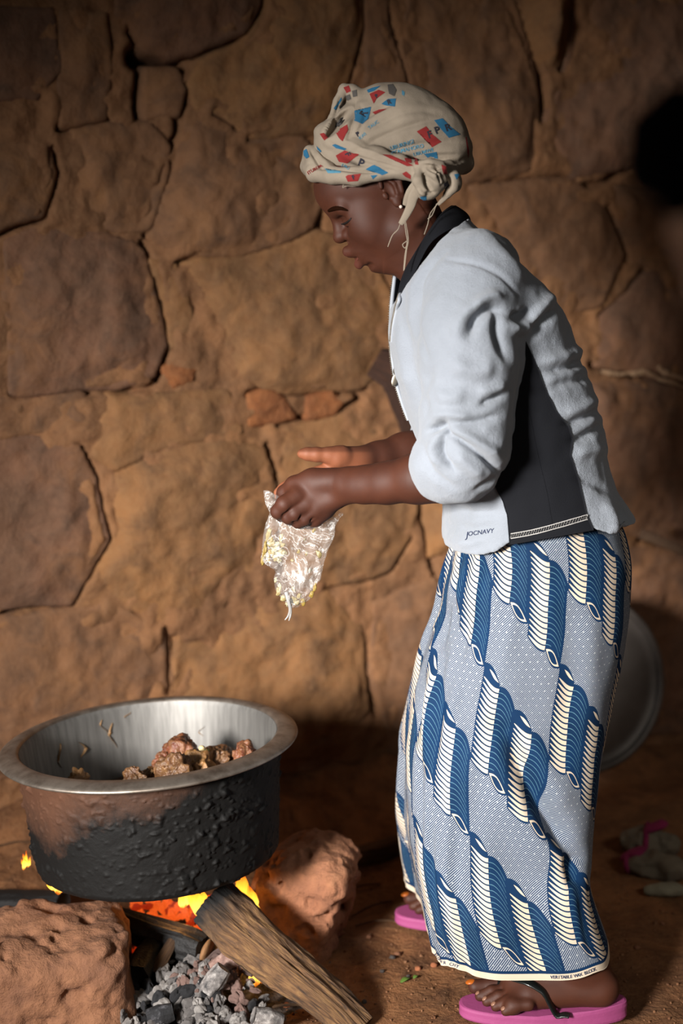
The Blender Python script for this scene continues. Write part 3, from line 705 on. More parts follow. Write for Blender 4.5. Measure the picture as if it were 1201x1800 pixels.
for i, (px, py, l, ang, lab) in enumerate([(378, 1722, .05, .9, 'big grey cracked coal upright in the middle of the ash heap'), (470, 1790, .05, -.3, 'blue-grey coal at the bottom edge of the ash heap'), (400, 1690, .06, .5, 'flaky pink-grey coal below the big log'), (282, 1785, .045, .2, 'large black coal at the lower left of the ash heap')]):
    p = ground(px, py, pile(px, py) + .012); d = np.array([math.cos(ang), .2, math.sin(ang)]); d /= np.linalg.norm(d)
    v, f, uv = log_mesh([p - d * l / 2, p, p + d * l / 2], [.028, .034, .026], [.028, .034, .026], 380 + i, 30, 26, .16)
    tag(mesh_obj('charcoal_chunk', v, f, M_COALS[[1, 1, 3, 2][i]], uv=uv), lab, 'charcoal')
# loose ash bed
a = np.linspace(-.62, .02, 110); b = np.linspace(2.12, 2.62, 90); AX, AY = np.meshgrid(a, b, indexing='ij')
pc = ground(355, 1700); d = np.sqrt(((AX - pc[0]) / .21) ** 2 + ((AY - pc[1]) / .20) ** 2)
hz = floor_z(AX, AY) + .05 * np.exp(-d ** 2 * 1.6) * (1 + .25 * fbm(np.stack([AX * 40, AY * 40, 0 * AX], -1), 3, 91)) - .009 + .004 * fbm(np.stack([AX * 90, AY * 90, 0 * AX], -1), 3, 92)
ash = mesh_obj('ash_bed', np.stack([AX, AY, hz], -1), grid_faces(110, 90), earth_mat('ash', ['#2b2624', '#4b4440', '#6a625d', '#1d1918', '#8d857f'], 26, .7, 160))
tag(ash, 'bed of fine grey ash under the coals', kind='stuff'); ash.parent = floor

# --- flames: hot gas given off by the wood
def flame_mat(name, s):
    t = NT(name); t.n.remove(t.b); sep = t.new('ShaderNodeSeparateXYZ'); t.link(t.coord('Generated'), sep.inputs[0])
    n = t.noise(2.2, 3, .6, vec=t.coord('Generated')); z = t.math('ADD', sep.outputs[2], t.math('MULTIPLY_ADD', n, .5, -.25))
    col = t.ramp(z, [(.0, lin('#ff7a12')), (.18, lin('#ffd25a')), (.55, lin('#ffb030')), (.95, lin('#e84a08'))])
    em = t.new('ShaderNodeEmission'); em.inputs[1].default_value = s; t.link(col, em.inputs[0])
    tr = t.new('ShaderNodeBsdfTransparent'); mx = t.new('ShaderNodeMixShader')
    t.link(t.ramp(z, [(.0, (.15, .15, .15)), (.2, (.95, .95, .95)), (.7, (.8, .8, .8)), (1, (.15, .15, .15))]), mx.inputs[0]); t.link(tr.outputs[0], mx.inputs[1]); t.link(em.outputs[0], mx.inputs[2]); t.link(mx.outputs[0], t.out.inputs[0])
    return t.m
M_FLAME = flame_mat('flame', 2.3)
def flame(px0, py0, px1, py1, Y, w, bend, lab, seed):
    a = at(px0, py0, Y); b = at(px1, py1, Y - .004); fl = empty('flame', a); tag(fl, lab, 'flame')
    for k, (o, sc, hh) in enumerate([(0, .8, 1), (.75, .5, .7), (-.7, .45, .52), (.3, .4, .86), (1.15, .3, .4)]):
        n = 26; t = np.linspace(0, 1, n); P = a + (b - a) * (t * hh)[:, None]; P[:, 0] += bend * np.sin(t * 3.0 + seed + k) * t * .9 + o * w * .7; P[:, 1] += .006 * np.sin(t * 4 + k) + k * .006
        r = w * sc * (np.sin(np.pi * np.clip(t, 0, 1) ** .62) ** .9 * .9 + .02); v, f = tube_mesh(P, r, 12, flat=(1, .45))
        v = v + .004 * fbm(v * 40 + seed, 2, 90 + seed)[:, None] * np.array([1, .5, 0])
        adopt(mesh_obj('flame_tongue', v, f, M_FLAME), fl)
    return fl
flame(100, 1574, 86, 1518, 2.32, .013, .010, 'small flame licking up the lower left of the pot', 1)
flame(432, 1612, 414, 1530, 2.40, .024, -.012, 'tall flame between the big log and the reddish stone', 2)
flame(452, 1734, 444, 1655, 2.33, .016, .008, 'upright flame below the middle of the big log', 3)
flame(358, 1612, 338, 1556, 2.36, .018, .014, 'bright flame tip under the pot left of the log end', 4)
flame(326, 1596, 318, 1560, 2.38, .014, .008, 'little flame under the pot above the embers', 5)
flame(40, 1530, 43, 1498, 2.46, .006, .003, 'faint flame behind the left side of the pot', 6)
def fire_lamp(name, p, e, r=.03):
    l = bpy.data.lights.new(name, 'POINT'); l.energy = e; l.color = (1, .42, .12); l.shadow_soft_size = r; o = bpy.data.objects.new(name, l); COL.objects.link(o); o.location = tuple(float(x) for x in p)
fire_lamp('fire_glow', at(320, 1600, 2.44), .45); fire_lamp('fire_glow', at(455, 1690, 2.33), .10, .02); fire_lamp('fire_glow', at(95, 1545, 2.34), .04, .02)
# ================================================================== THE WOMAN
person = empty('person', (.33, 2.4, 0.0))
tag(person, 'woman in printed headscarf, pale blue fleece and blue wrap skirt leaning over the pot', 'person')
YC = 2.40
def S3(px, py, dY=0.0, r=None):
    p = at(px, py, YC + dY)
    return p if r is None else np.array([*p, r / scale_at(py, YC + dY)])
# ---------------- head, in its own frame: b = towards the back, d = towards the chin, w = sideways (pixel units)
HS = scale_at(345, YC); HO = at(690, 345, YC)
HB = np.array([.82, 0, .57]) / np.hypot(.82, .57); HD = np.array([.57, 0, -.82]) / np.hypot(.57, .82); HW = np.array([0, -1.0, 0])
def head_field():
    f = Field()
    f.ell((-14, -50, 0), (95, 84, 73), k=1)                     # skull
    f.ell((-52, -62, 0), (62, 54, 60), k=14)                    # forehead
    f.ell((-58, 14, 0), (48, 66, 58), k=18)                     # face mass
    f.ell((-58, 14, 36), (38, 46, 29), k=18)                     # cheeks
    f.cone((-84, 73, 4), (-22, 56, 40), 21, 25, 20)              # jaw line
    f.ball((-83, 72, 0), 22.5, 12)                              # chin
    f.cone((-72, 78, 0), (-10, 80, 10), 21, 28, 18)             # under the jaw
    f.ell((-84, 44, 0), (32, 32, 36), k=14)                     # muzzle
    f.cone((-93, -36, 6), (-86, -33, 48), 12, 10, 14)           # brow ridge
    f.ell((-105, -10, 29), (16, 12, 19), k=14, mode=-1)          # eye socket
    f.ell((-82, -8, 29), (17, 14, 18), k=5)                     # closed lid over the eyeball
    f.cone((-101, -2, 18), (-92, 1, 40), 1.6, 1.4, 2.5, -1)     # lash line
    f.cone((-100, -20, 17), (-93, -19, 42), 1.5, 1.5, 5, -1)    # lid fold
    f.cone((-103, -26, 0), (-113, 2, 0), 7.5, 11.5, 10)         # nose bridge
    f.ell((-115, 5, 0), (13, 11, 12), k=6)                      # nose tip
    f.ell((-101, 10, 13.5), (11.5, 9.5, 8), k=5)                # nostril wing
    f.ell((-108, 20, 7), (6, 4.5, 3.6), k=3, mode=-1)           # nostril
    f.cone((-88, 15, 20), (-82, 34, 32), 1.6, 2.2, 8, -1)       # crease beside the nose
    f.cone((-119, 33, 0), (-96, 46, 27), 9.5, 4.5, 5)           # upper lip
    f.cone((-116, 39, 0), (-100, 47, 20), 8.5, 4.5, 4)
    f.cone((-113, 63, 0), (-97, 54, 24), 10.5, 5.0, 4)          # lower lip
    f.cone((-126, 53, 0), (-94, 52, 27), 3.6, 1.5, 3, -1)       # parted lips
    f.cone((-110, 77, 0), (-100, 76, 20), 4.5, 3.5, 8, -1)      # dip above the chin
    # ear
    f.ell((4, -10, 73), (19, 28, 9), k=4)
    f.ell((-2, -12, 82), (10, 17, 7), k=3, mode=-1)
    f.chain([(-12, -22, 79, 3.6), (-6, -34, 80, 4), (6, -37, 80, 4.2), (17, -28, 80, 4.2), (20, -12, 79, 4), (14, 4, 78, 4)], 2.5)
    f.chain([(4, -27, 80, 3), (10, -14, 80, 3.2), (6, 2, 79, 3.4)], 3)
    f.ell((-3, 14, 77), (8, 9, 5), k=4)                         # lobe
    f.ell((-14, -6, 79), (5, 7, 4), k=3)                        # tragus
    return f
HF = head_field()
def head_eval(P, cull=None):
    q = (P - HO) * HS; L = np.stack([q @ HB, q @ HD, np.abs(q @ HW)], -1)
    return HF(L, cull=None if cull is None else cull * HS) / HS
class Wrap:
    def __init__(s, fs): s.fs = fs
    def __call__(s, P, cull=None):
        d = s.fs[0](P, cull)
        for g, k in s.fs[1:]:
            e = g(P, cull); h = np.maximum(k - np.abs(d - e), 0) / k; d = np.minimum(d, e) - h * h * k * .25
        return d
neck = Field(); neck.cone(S3(722, 378), S3(772, 500), 52 / HS, 58 / HS, .01).cone(S3(772, 500), S3(800, 600), .056, .09, .02)
neck.cone(S3(752, 380, -.04), S3(712, 470, -.012), .010, .009, .02)
bodyV = []; bodyF = []; bodyT = []
def add_body(V, Q, tint):
    o = sum(len(v) for v in bodyV); bodyV.append(V); bodyF.append(Q + o); bodyT.append(tint)
V, Q = polygonise(Wrap([head_eval, (neck, .04)]), HO - np.array([.16, .10, .27]), HO + np.array([.19, .10, .17]), .0017)
q = (V - HO) * HS; L = np.stack([q @ HB, q @ HD, np.abs(q @ HW)], -1)
LF = Field(); LF.cone((-120, 34, 0), (-96, 47, 27), 8.5, 3.5, 1).cone((-116, 41, 0), (-100, 48, 20), 7, 3.5, 1).cone((-114, 63, 0), (-97, 54, 24), 10, 4.0, 1)
lipm = sstep(1.5, -1.5, LF(L)) * sstep(28, 34, L[:, 1] + L[:, 2] * .0)
add_body(V, Q, np.stack([lipm * .8, np.zeros(len(V))], -1))
HEADV, HEADQ = V, Q

# ---------------- near (left) arm and hand, closed round the bag
f = Field()
f.chain([S3(835, 530, -.15, 42), S3(826, 800, -.185, 42), S3(790, 838, -.165, 43), S3(735, 841, -.145, 41), S3(680, 849, -.12, 33.5), S3(640, 852, -.10, 29.5), S3(612, 853, -.088, 28)], .02)
f.cone(S3(612, 842, -.085), S3(560, 850, -.066), 20 / HS, 25 / HS, .012)
f.cone(S3(612, 866, -.085), S3(566, 884, -.066), 18 / HS, 26 / HS, .012)
f.ell(S3(552, 870, -.062), np.array([46, 25, 42]) / HS, rotm(0, -.35, 0), .012)              # back of the hand
f.chain([S3(585, 846, -.075, 22), S3(548, 846, -.062, 21), S3(518, 853, -.058, 16), S3(500, 866, -.048, 12.5), S3(494, 880, -.036, 10)], .007)   # thumb side
def finger(F, pts, k=.004):
    F.chain([S3(*p[:3], p[3]) for p in pts], .0035)
fingers = [[(520, 874, -.078, 17), (500, 886, -.088, 15), (489, 899, -.082, 13.2), (496, 906, -.058, 11.5), (512, 902, -.045, 10)],
           [(536, 888, -.076, 17), (518, 902, -.084, 14.5), (508, 909, -.078, 12.8), (512, 914, -.055, 11.2), (528, 908, -.045, 10)],
           [(552, 896, -.072, 17), (536, 911, -.077, 13.2), (524, 917, -.070, 11.8), (529, 919, -.050, 10.5), (545, 912, -.042, 9.5)],
           [(568, 898, -.066, 16), (555, 914, -.068, 12.0), (541, 919, -.060, 10.2), (546, 919, -.044, 9.5), (558, 910, -.040, 9)]]
hand = Field()
for fg in fingers: finger(hand, fg)
f.fn(lambda P: hand(P), .012)
for a_, b_ in zip(fingers[:-1], fingers[1:]):      # furrows between the fingers
    p = (S3(*a_[1][:3]) + S3(*b_[1][:3])) / 2; q = (S3(*a_[2][:3]) + S3(*b_[2][:3])) / 2
    f.cone(p + np.array([.006, -.014, .004]), q + np.array([0, -.012, 0]), .0012, .002, .004, -1)

lo = np.minimum(S3(470, 940, -.3), S3(470, 440, -.3)); V, Q = polygonise(f, S3(462, 945, 0) + np.array([0, -.17, 0]) * 1.55, S3(935, 420, 0) + np.array([0, .02, 0]), .0021)
add_body(V, Q, np.stack([np.zeros(len(V)), np.zeros(len(V))], -1))
NEARV, NEARQ = V, Q
# ---------------- far (right) arm, palm up, thumb pointing away
f = Field()
f.chain([S3(835, 530, .15, 42), S3(826, 755, .15, 40), S3(770, 780, .12, 38), S3(710, 795, .085, 31), S3(665, 806, .055, 26.5), S3(640, 810, .04, 25)], .02)
f.ell(S3(608, 815, .022), np.array([44, 26, 27]) / HS, rotm(0, .10, 0), .014)
f.cone(S3(640, 806, .03), S3(592, 805, -.002), 20 / HS, 21 / HS, .014)                           # thenar pad
f.chain([S3(600, 801, .0, 18), S3(578, 800, -.008, 13.5), S3(556, 799, -.012, 12.2), S3(541, 798, -.012, 11), S3(531, 797.5, -.011, 8.6)], .006)
for k, (dx, dy_, dY, rr) in enumerate([(0, 0, 0, 12), (2, 8, .018, 12), (8, 15, .034, 11.5), (18, 22, .048, 10)]):
    f.chain([S3(578 + dx, 826 + dy_, .0 + dY, rr + 2), S3(545 + dx, 836 + dy_, -.006 + dY, rr), S3(515 + dx, 849 + dy_, -.010 + dY, rr - 1), S3(500 + dx, 858 + dy_, -.012 + dY, rr - 2), S3(490 + dx, 866 + dy_, -.014 + dY, rr - 3)], .005)
f.cone(S3(566, 815, -.03), S3(590, 832, -.03), .0012, .0018, .005, -1)
V, Q = polygonise(f, S3(470, 935, 0) + np.array([0, -.06, 0]), S3(935, 420, 0) + np.array([0, .30, 0]), .0021)
px = to_px(V); palm = sstep(668, 628, px[:, 0]) * sstep(YC + .05, YC + .0, V[:, 1]) * (1 - .55 * sstep(797, 792, px[:, 1])) 
add_body(V, Q, np.stack([np.zeros(len(V)), palm], -1))
FARV, FARQ = V, Q
# ---------------- legs and feet
def foot(f, tx, cy, z0):
    """left-pointing foot; tx toe tip x, cy middle y; sg=+1 big toe on the far side"""
    sg = 1
    f.cone((tx + .228, cy, z0 + .036), (tx + .205, cy + .005, z0 + .075), .031, .030, .02)
    f.cone((tx + .222, cy, z0 + .030), (tx + .105, cy - .012, z0 + .026), .027, .024, .02)
    f.cone((tx + .205, cy + .01, z0 + .035), (tx + .085, cy + .022, z0 + .028), .026, .023, .02)
    f.cone((tx + .195, cy + .006, z0 + .080), (tx + .085, cy + .012, z0 + .034), .030, .018, .022)
    f.cone((tx + .100, cy + .030, z0 + .022), (tx + .075, cy - .032, z0 + .018), .020, .016, .014)
    f.chain([(tx + .085, cy + .034, z0 + .022, .0165), (tx + .045, cy + .038, z0 + .017, .0125), (tx + .018, cy + .037, z0 + .015, .0125)], .006)
    for j, (ex, yy, r) in enumerate([(.024, .014, .0092), (.034, -.004, .0088), (.047, -.021, .0084), (.062, -.036, .0080)]):
        f.chain([(tx + .085 + ex * .25, cy + yy, z0 + .022, .011), (tx + ex + .020, cy + yy - .001, z0 + .021, .0088), (tx + ex, cy + yy - .002, z0 + .011, r)], .0045)
def legs(ankle, knee, hip): return [(*ankle, .036), (*(np.array(ankle) * .6 + np.array(knee) * .4), .050), (*knee, .054), (*hip, .085)]
TXN = .213; CYN = 2.240; TXF = at(702, 1600, 2.58)[0] + .004; CYF = 2.585; ZS = .021
f = Field(); foot(f, TXN, CYN, ZS); f.chain([(TXN + .195, CYN + .01, ZS + .085, .034), (TXN + .160, CYN + .035, ZS + .15, .034), (TXN + .10, 2.31, .30, .044), (TXN + .075, 2.32, .46, .05), (.345, 2.34, .80, .085)], .03)
foot(f, TXF, CYF, ZS); f.chain(legs((TXF + .19, CYF - .01, ZS + .09), (TXF + .13, 2.48, .46), (.345, 2.46, .80)), .03)
V, Q = polygonise(f, (.05, 2.10, .015), (.55, 2.80, .92), .0029)
add_body(V, Q, np.zeros((len(V), 2)))
FOOTV, FOOTQ = V, Q
f = Field(); f.chain([S3(775, 500, 0, 56), S3(820, 560, 0, 100), S3(885, 760, 0, 115), S3(935, 930, 0, 120)], .04); f.cone(S3(838, 520, -.13), S3(838, 520, .13), .04, .04, .04)
V, Q = polygonise(f, (.0, 2.15, .72), (.62, 2.68, 1.30), .011); add_body(V, Q, np.zeros((len(V), 2)))

t = NT('skin')
at1 = t.new('ShaderNodeAttribute', attribute_name='lip').outputs['Fac']; at2 = t.new('ShaderNodeAttribute', attribute_name='palm').outputs['Fac']
n = t.noise(16, 4, .55); n2 = t.noise(420, 2, .5)
c = t.ramp(n, [(.3, lin('#3a1d12')), (.7, lin('#482516'))]); c = t.mix(at1, c, lin('#5d3027')); c = t.mix(at2, c, lin('#7d4a31'))
t.base(c); t.set(Roughness=.62); t.b.inputs['Subsurface Weight'].default_value = .06; t.b.inputs['Subsurface Radius'].default_value = (.008, .003, .002)
t.b.inputs['Specular IOR Level'].default_value = .33; t.bump(n2, .08, .0008)
M_SKIN = t.m
V = np.concatenate(bodyV); Q = np.concatenate(bodyF); T = np.concatenate(bodyT)
body = mesh_obj('body', V, Q, M_SKIN); adopt(body, person)
for nm, k in (('lip', 0), ('palm', 1)):
    a_ = body.data.attributes.new(nm, 'FLOAT', 'POINT'); a_.data.foreach_set('value', T[:, k].astype(np.float32))

def bvh_of(V, Q): return BVHTree.FromPolygons([tuple(v) for v in V.tolist()], [tuple(q) for q in Q.tolist()])
def hit(bvh, px, py, off=0.0):
    dx = (px - 600.5) / F_PX; dy = -(py - 900.0) / F_PX; d = Vector((dx, CP + dy * SP, -SP + dy * CP)).normalized()
    loc, nor, i, dist = bvh.ray_cast(Vector((0, 0, CAMZ)), d)
    if loc is None: return None
    if nor.dot(d) > 0: nor = -nor
    return np.array(loc + nor * off)
def hits(bvh, pts, off, n=None, fallback=True):
    pts = spline(pts, n) if n else np.asarray(pts, float)
    out = [hit(bvh, p[0], p[1], off) for p in pts]; good = [i for i, o in enumerate(out) if o is not None]
    if not good: return None
    for i, o in enumerate(out):
        if o is None:
            j = min(good, key=lambda g: abs(g - i)); out[i] = at(pts[i][0], pts[i][1], out[j][1])
    return np.array(out)
HEADB = bvh_of(HEADV, HEADQ)
M_HAIR = simple('black_hair', '#15100d', .6, (200, .6, .003)); M_BROW = simple('eyebrow_hair', '#1e0f08', 1.0, Specular_IOR_Level=.0)
P_ = hits(HEADB, [(577, 371), (586, 367), (598, 366), (612, 370)], .0006, 14)
v, f_ = tube_mesh(P_, .0036 * np.sin(np.linspace(.5, 2.9, 14)), 8, flat=(1, .25)); adopt(mesh_obj('eyebrow', v, f_, M_BROW), person); adopt(mesh_obj('eyebrow', v * np.array([1, -1, 1]) + np.array([0, 2 * YC, 0]), [q[::-1] for q in f_], M_BROW), person)
P_ = hits(HEADB, [(600, 394), (606, 393), (613, 389), (618, 383)], .0004, 14)
v, f_ = tube_mesh(P_, .0014 * np.sin(np.linspace(.4, 2.8, 14)) + .0004, 6); M_LASH = simple('lashes', '#0d0806', .6); adopt(mesh_obj('eyelashes', v, f_, M_LASH), person); adopt(mesh_obj('eyelashes', v * np.array([1, -1, 1]) + np.array([0, 2 * YC, 0]), [q[::-1] for q in f_], M_LASH), person)
V0, F0 = icosphere(2); e = hit(HEADB, 703.5, 362, .002)
if e is not None: adopt(mesh_obj('ear_stud', V0 * .0028 + e, F0, simple('pearl_stud', '#d9c9ba', .15)), person)['label'] = 'tiny shiny ear stud'
for (cx_, cy_, cz_) in [(TXN + .010, CYN + .038, ZS + .0235), (TXF + .010, CYF + .038, ZS + .0235)]:
    adopt(mesh_obj('toenail', V0 * np.array([.009, .0075, .0035]) @ rotm(0, -.25, 0).T + np.array([cx_, cy_, cz_]), F0, simple('painted_toenail', '#a5561c', .3)), person)
for j, (ex, yy) in enumerate([(.024, .014), (.034, -.004), (.047, -.021), (.062, -.036)]):
    adopt(mesh_obj('toenail', V0 * np.array([.005, .005, .0025]) @ rotm(0, -.7, 0).T + np.array([TXN + ex - .004, CYN + yy - .002, ZS + .0165]), F0, simple('bare_toenail', '#8a6450', .35)), person)

# ---------------- pink flip-flops
M_PINK = simple('pink_foam', '#93406f', .65, (140, .25, .002)); M_STRAP = simple('black_rubber_strap', '#151817', .28)
def flipflop(tx, cy, lab):
    n = 70; t = np.linspace(0, 1, n); x = tx - .012 + .285 * (1 - np.cos(t * np.pi)) / 2
    u = (x - x.min()) / (x.max() - x.min()); w = .048 * (np.sin(np.pi * np.clip(u, 0, 1)) ** .36) * np.interp(u, [0, .2, .45, .62, .85, 1], [1.0, 1.02, .93, .80, .84, .8]); mid = cy + np.interp(u, [0, .3, .6, 1], [.006, .004, -.004, 0])
    out = np.concatenate([np.stack([x, mid + w], -1), np.stack([x, mid - w], -1)[::-1][1:-1]]); m = len(out); c = out.mean(0); r = []
    for z, s in [(.0, .985), (.003, 1.0), (.010, .995), (.016, 1.0), (ZS - .001, .99), (ZS, .965)]:
        q = c + (out - c) * s; uz = (q[:, 0] - x.min()) / .285; r.append(np.column_stack([q, np.full(m, z) + (.010 * sstep(.55, .95, uz) * (z / ZS)) + .004]))
    V = np.concatenate(r); Fc = [tuple(q) for q in grid_faces(6, m, wrap_v=True)]; Fc.append(tuple(5 * m + i for i in range(m))); Fc.append(tuple(m - 1 - i for i in range(m)))
    ff = empty('flip_flop', (tx + .13, cy, 0)); o = mesh_obj('sole', V, Fc, M_PINK, smooth=False); adopt(o, ff)
    fb = bvh_of(FOOTV, FOOTQ)
    def drop(x, y, off=.0035):
        h = fb.ray_cast(Vector((x, y, .11)), Vector((0, 0, -1)))[0]
        return np.array([x, y, max(float(h.z) if h else 0, ZS) + off])
    post = (tx + .060, cy + .026)
    for side in (-1, 1):
        pts = []
        for s in np.linspace(0, 1, 12):
            x_ = post[0] + s * .108; y_ = post[1] + (cy + side * .047 - post[1]) * s ** (.5 if side < 0 else .8); p = drop(x_, y_)
            if s > .9: p[2] = ZS + .008
            pts.append(p)
        pts = np.array(pts); pts[1:-1, 2] = np.maximum(pts[1:-1, 2], (pts[:-2, 2] + pts[2:, 2]) / 2 - .001)
        v, f = tube_mesh(spline(pts, 30), np.interp(np.linspace(0, 1, 30), [0, .4, 1], [.0060, .0115, .0085]), 12, up=(0, 0, 1), flat=(1, .34)); adopt(mesh_obj('strap', v, f, M_STRAP), ff)
    p = drop(*post); v, f = tube_mesh([p, (post[0] - .004, post[1], ZS + .002)], .0042, 10); adopt(mesh_obj('toe_post', v, f, M_STRAP), ff)
    adopt(ff, person); ff['label'] = lab; return ff
flipflop(TXN, CYN, 'pink flip-flop with black strap under the nearer foot'); flipflop(TXF, CYF, 'pink flip-flop on the farther foot, half hidden by the skirt')
# ================================================================== CLOTHES
def strokes_disp(PX, strokes):
    d = np.zeros(len(PX))
    for L, w, amp in strokes:
        L = spline(np.array(L, float), 4 * len(L)); lo = L.min(0) - 3 * w; hi = L.max(0) + 3 * w
        m = np.nonzero(np.all((PX > lo) & (PX < hi), 1))[0]
        if len(m) == 0: continue
        s0 = (PX[m] - L[0]) @ (L[-1] - L[0]) / ((L[-1] - L[0]) @ (L[-1] - L[0]) + 1e-9); tp = sstep(-.05, .3, s0) * sstep(1.05, .75, s0) * .75 + .25
        t = line_dist(PX[m], L); d[m] += amp * np.exp(-(t / w) ** 2) * tp
    return d
# ---------------- fleece jacket: torso by sections, sleeves by cones, folds carved in
ROWS = np.array([  # py, front px, back px, half depth m
 (372, 745, 812, .070), (395, 735, 832, .095), (430, 716, 882, .140), (470, 694, 918, .170), (500, 689, 944, .178), (540, 687, 984, .180), (600, 686, 1004, .176), (660, 692, 1032, .170), (740, 722, 1056, .166), (800, 750, 1064, .165), (830, 764, 1072, .166), (880, 780, 1092, .170), (910, 780, 1113, .174), (960, 779, 1114, .178), (1010, 786, 1112, .178)])
zr = np.array([at(700, r[0], YC)[2] for r in ROWS]); xf = np.array([at(r[1], r[0], YC)[0] for r in ROWS]); xb = np.array([at(r[2], r[0], YC)[0] for r in ROWS]); hd = ROWS[:, 3]
o_ = np.argsort(zr); zr, xf, xb, hd = zr[o_], xf[o_], xb[o_], hd[o_]
HEM = np.array([(760, 990), (795, 990), (845, 984), (872, 974), (896, 956), (960, 946), (1030, 931), (1045, 934), (1075, 943), (1115, 940), (1140, 940)])
hx = np.array([at(p[0], p[1], YC - .17)[0] for p in HEM]); hz_ = np.array([at(p[0], p[1], YC - .17)[2] for p in HEM])
CUT = [0.0]; NK = S3(762, 454); NKN = np.array([-.76, 0, .65])
def torso_d(P):
    f0 = np.interp(P[:, 2], zr, xf); b0 = np.interp(P[:, 2], zr, xb); h0 = np.interp(P[:, 2], zr, hd)
    cx = (f0 + b0) / 2; rx = (b0 - f0) / 2; q = np.stack([(P[:, 0] - cx) / rx, (P[:, 1] - YC) / h0], -1)
    n = (np.abs(q[:, 0]) ** 2.35 + np.abs(q[:, 1]) ** 2.35) ** (1 / 2.35)
    d = (n - 1) * np.minimum(rx, h0) * .92
    nk = ((P[:, 0] - NK[0]) * NKN[0] + (P[:, 2] - NK[2]) * NKN[2]); nk = nk - .013 * np.minimum(np.abs(P[:, 1] - YC) / .1, 1.0) ** 2; d = np.maximum(d, nk); return np.maximum(d, np.interp(P[:, 0], hx, hz_) - P[:, 2] - CUT[0])
FOLDS_BODY = [  # pixel strokes, width, depth in m (+ carves in, - raises)
 ([(934, 590), (955, 565), (982, 540)], 9, .007), ([(930, 568), (955, 540), (975, 520)], 9, -.005), ([(953, 652), (990, 648), (1035, 633)], 7, .006), ([(950, 635), (990, 628), (1030, 615)], 9, -.005), ([(960, 682), (1000, 672), (1042, 662)], 8, .005),
 ([(990, 746), (1020, 738), (1056, 720)], 7, .006), ([(985, 728), (1015, 720), (1052, 702)], 9, -.004), ([(1003, 775), (1030, 765), (1062, 745)], 8, .007), ([(1008, 800), (1035, 792), (1068, 790)], 10, -.004), ([(1015, 840), (1045, 850), (1085, 870)], 9, .004),
 ([(1085, 890), (1098, 915), (1100, 945)], 7, .006), ([(1060, 880), (1080, 910), (1080, 945)], 10, -.004), ([(790, 892), (830, 902), (885, 898)], 9, .004), ([(782, 945), (810, 955), (850, 950)], 9, -.004), ([(790, 925), (830, 930), (870, 925)], 9, .003),
 ([(716, 520), (714, 580), (722, 640), (735, 700)], 9, .004), ([(702, 560), (705, 640), (725, 720)], 8, -.003), ([(740, 470), (722, 520), (726, 590)], 10, -.005), ([(850, 420), (890, 450), (930, 500)], 12, -.004), ([(862, 405), (900, 440), (950, 490)], 8, .002)]
FOLDS_ARM = [
 ([(875, 545), (875, 590), (888, 630)], 9, .010), ([(822, 590), (838, 558), (866, 540), (890, 545)], 9, .012), ([(830, 548), (850, 528), (880, 518)], 11, -.008), ([(800, 600), (812, 560), (830, 530)], 14, -.006), ([(900, 560), (920, 556), (936, 545)], 8, .010), ([(895, 575), (915, 578), (930, 570)], 9, -.006),
 ([(783, 440), (752, 470), (737, 500), (733, 540), (738, 590), (752, 626)], 4.5, .006), ([(778, 454), (830, 462), (875, 482), (915, 520)], 4, .003), ([(790, 640), (830, 652), (872, 648)], 16, -.006), ([(888, 692), (868, 702), (845, 712)], 6, .007), ([(892, 676), (866, 684), (838, 690)], 9, -.005), ([(760, 640), (745, 690), (752, 730)], 9, .004), ([(760, 690), (790, 700), (820, 690)], 14, -.005),
 ([(752, 758), (768, 752), (783, 744)], 6, .015), ([(783, 748), (786, 766)], 5, .008), ([(780, 760), (806, 772), (840, 795), (878, 830)], 5, .010), ([(790, 752), (830, 772), (880, 805)], 9, -.007), ([(779, 762), (774, 788), (780, 806), (800, 828)], 5, .009), ([(766, 770), (760, 795), (772, 820)], 9, -.006), ([(800, 792), (820, 815), (850, 838)], 12, -.006), ([(760, 730), (790, 728), (830, 736)], 9, -.006), ([(800, 742), (840, 742), (880, 730)], 7, .006),
 ([(742, 782), (760, 830), (800, 862)], 6, .004), ([(830, 868), (860, 850), (880, 836)], 7, .004)]
def jacket_fold(P):
    px = to_px(P); near = sstep(YC + .02, YC - .05, P[:, 1]); arm = sstep(YC - .10, YC - .15, P[:, 1])
    d = 1.5 * strokes_disp(px, FOLDS_BODY) * near + 1.55 * strokes_disp(px, FOLDS_ARM) * sstep(YC - .06, YC - .12, P[:, 1])
    return d - .0035 * fbm(P * 13, 3, 505) - .0012 * fbm(P * 45, 2, 506)
sl = Field()
sl.chain([S3(842, 462, -.115, 62), S3(832, 500, -.140, 74), S3(822, 560, -.165, 79), S3(822, 640, -.185, 80), S3(818, 720, -.195, 74), S3(816, 785, -.196, 70), S3(806, 815, -.192, 64), S3(786, 822, -.182, 56)], .03)
sl.chain([S3(786, 822, -.182, 56), S3(764, 824, -.172, 48)], .02)
jk = Field(); jk.fn(torso_d, .01); jk.fn(lambda P: sl(P), .022)
fs = Field(); fs.chain([S3(850, 470, .12, 64), S3(825, 560, .165, 72), S3(815, 660, .18, 68), S3(810, 740, .18, 60), S3(785, 765, .16, 52), S3(768, 772, .15, 46)], .03)
jk.fn(lambda P: fs(P), .022)
jk.cone(S3(850, 520, -.13), S3(915, 545, -.10), 60 / HS, 40 / HS, .05)        # cloth running from sleeve head to back
JV, JQ = polygonise(jk, (.02, 2.08, .70), (.56, 2.70, 1.40), .0032)
JV = relax(JV, JQ, 2); JV = JV - vnormals(JV, JQ) * jacket_fold(JV)[:, None]; JV = relax(JV, JQ, 1, .4)
t = NT('pale_blue_fleece'); n = t.noise(8, 4, .6); n2 = t.noise(700, 2, .6); n3 = t.noise(160, 3, .6)
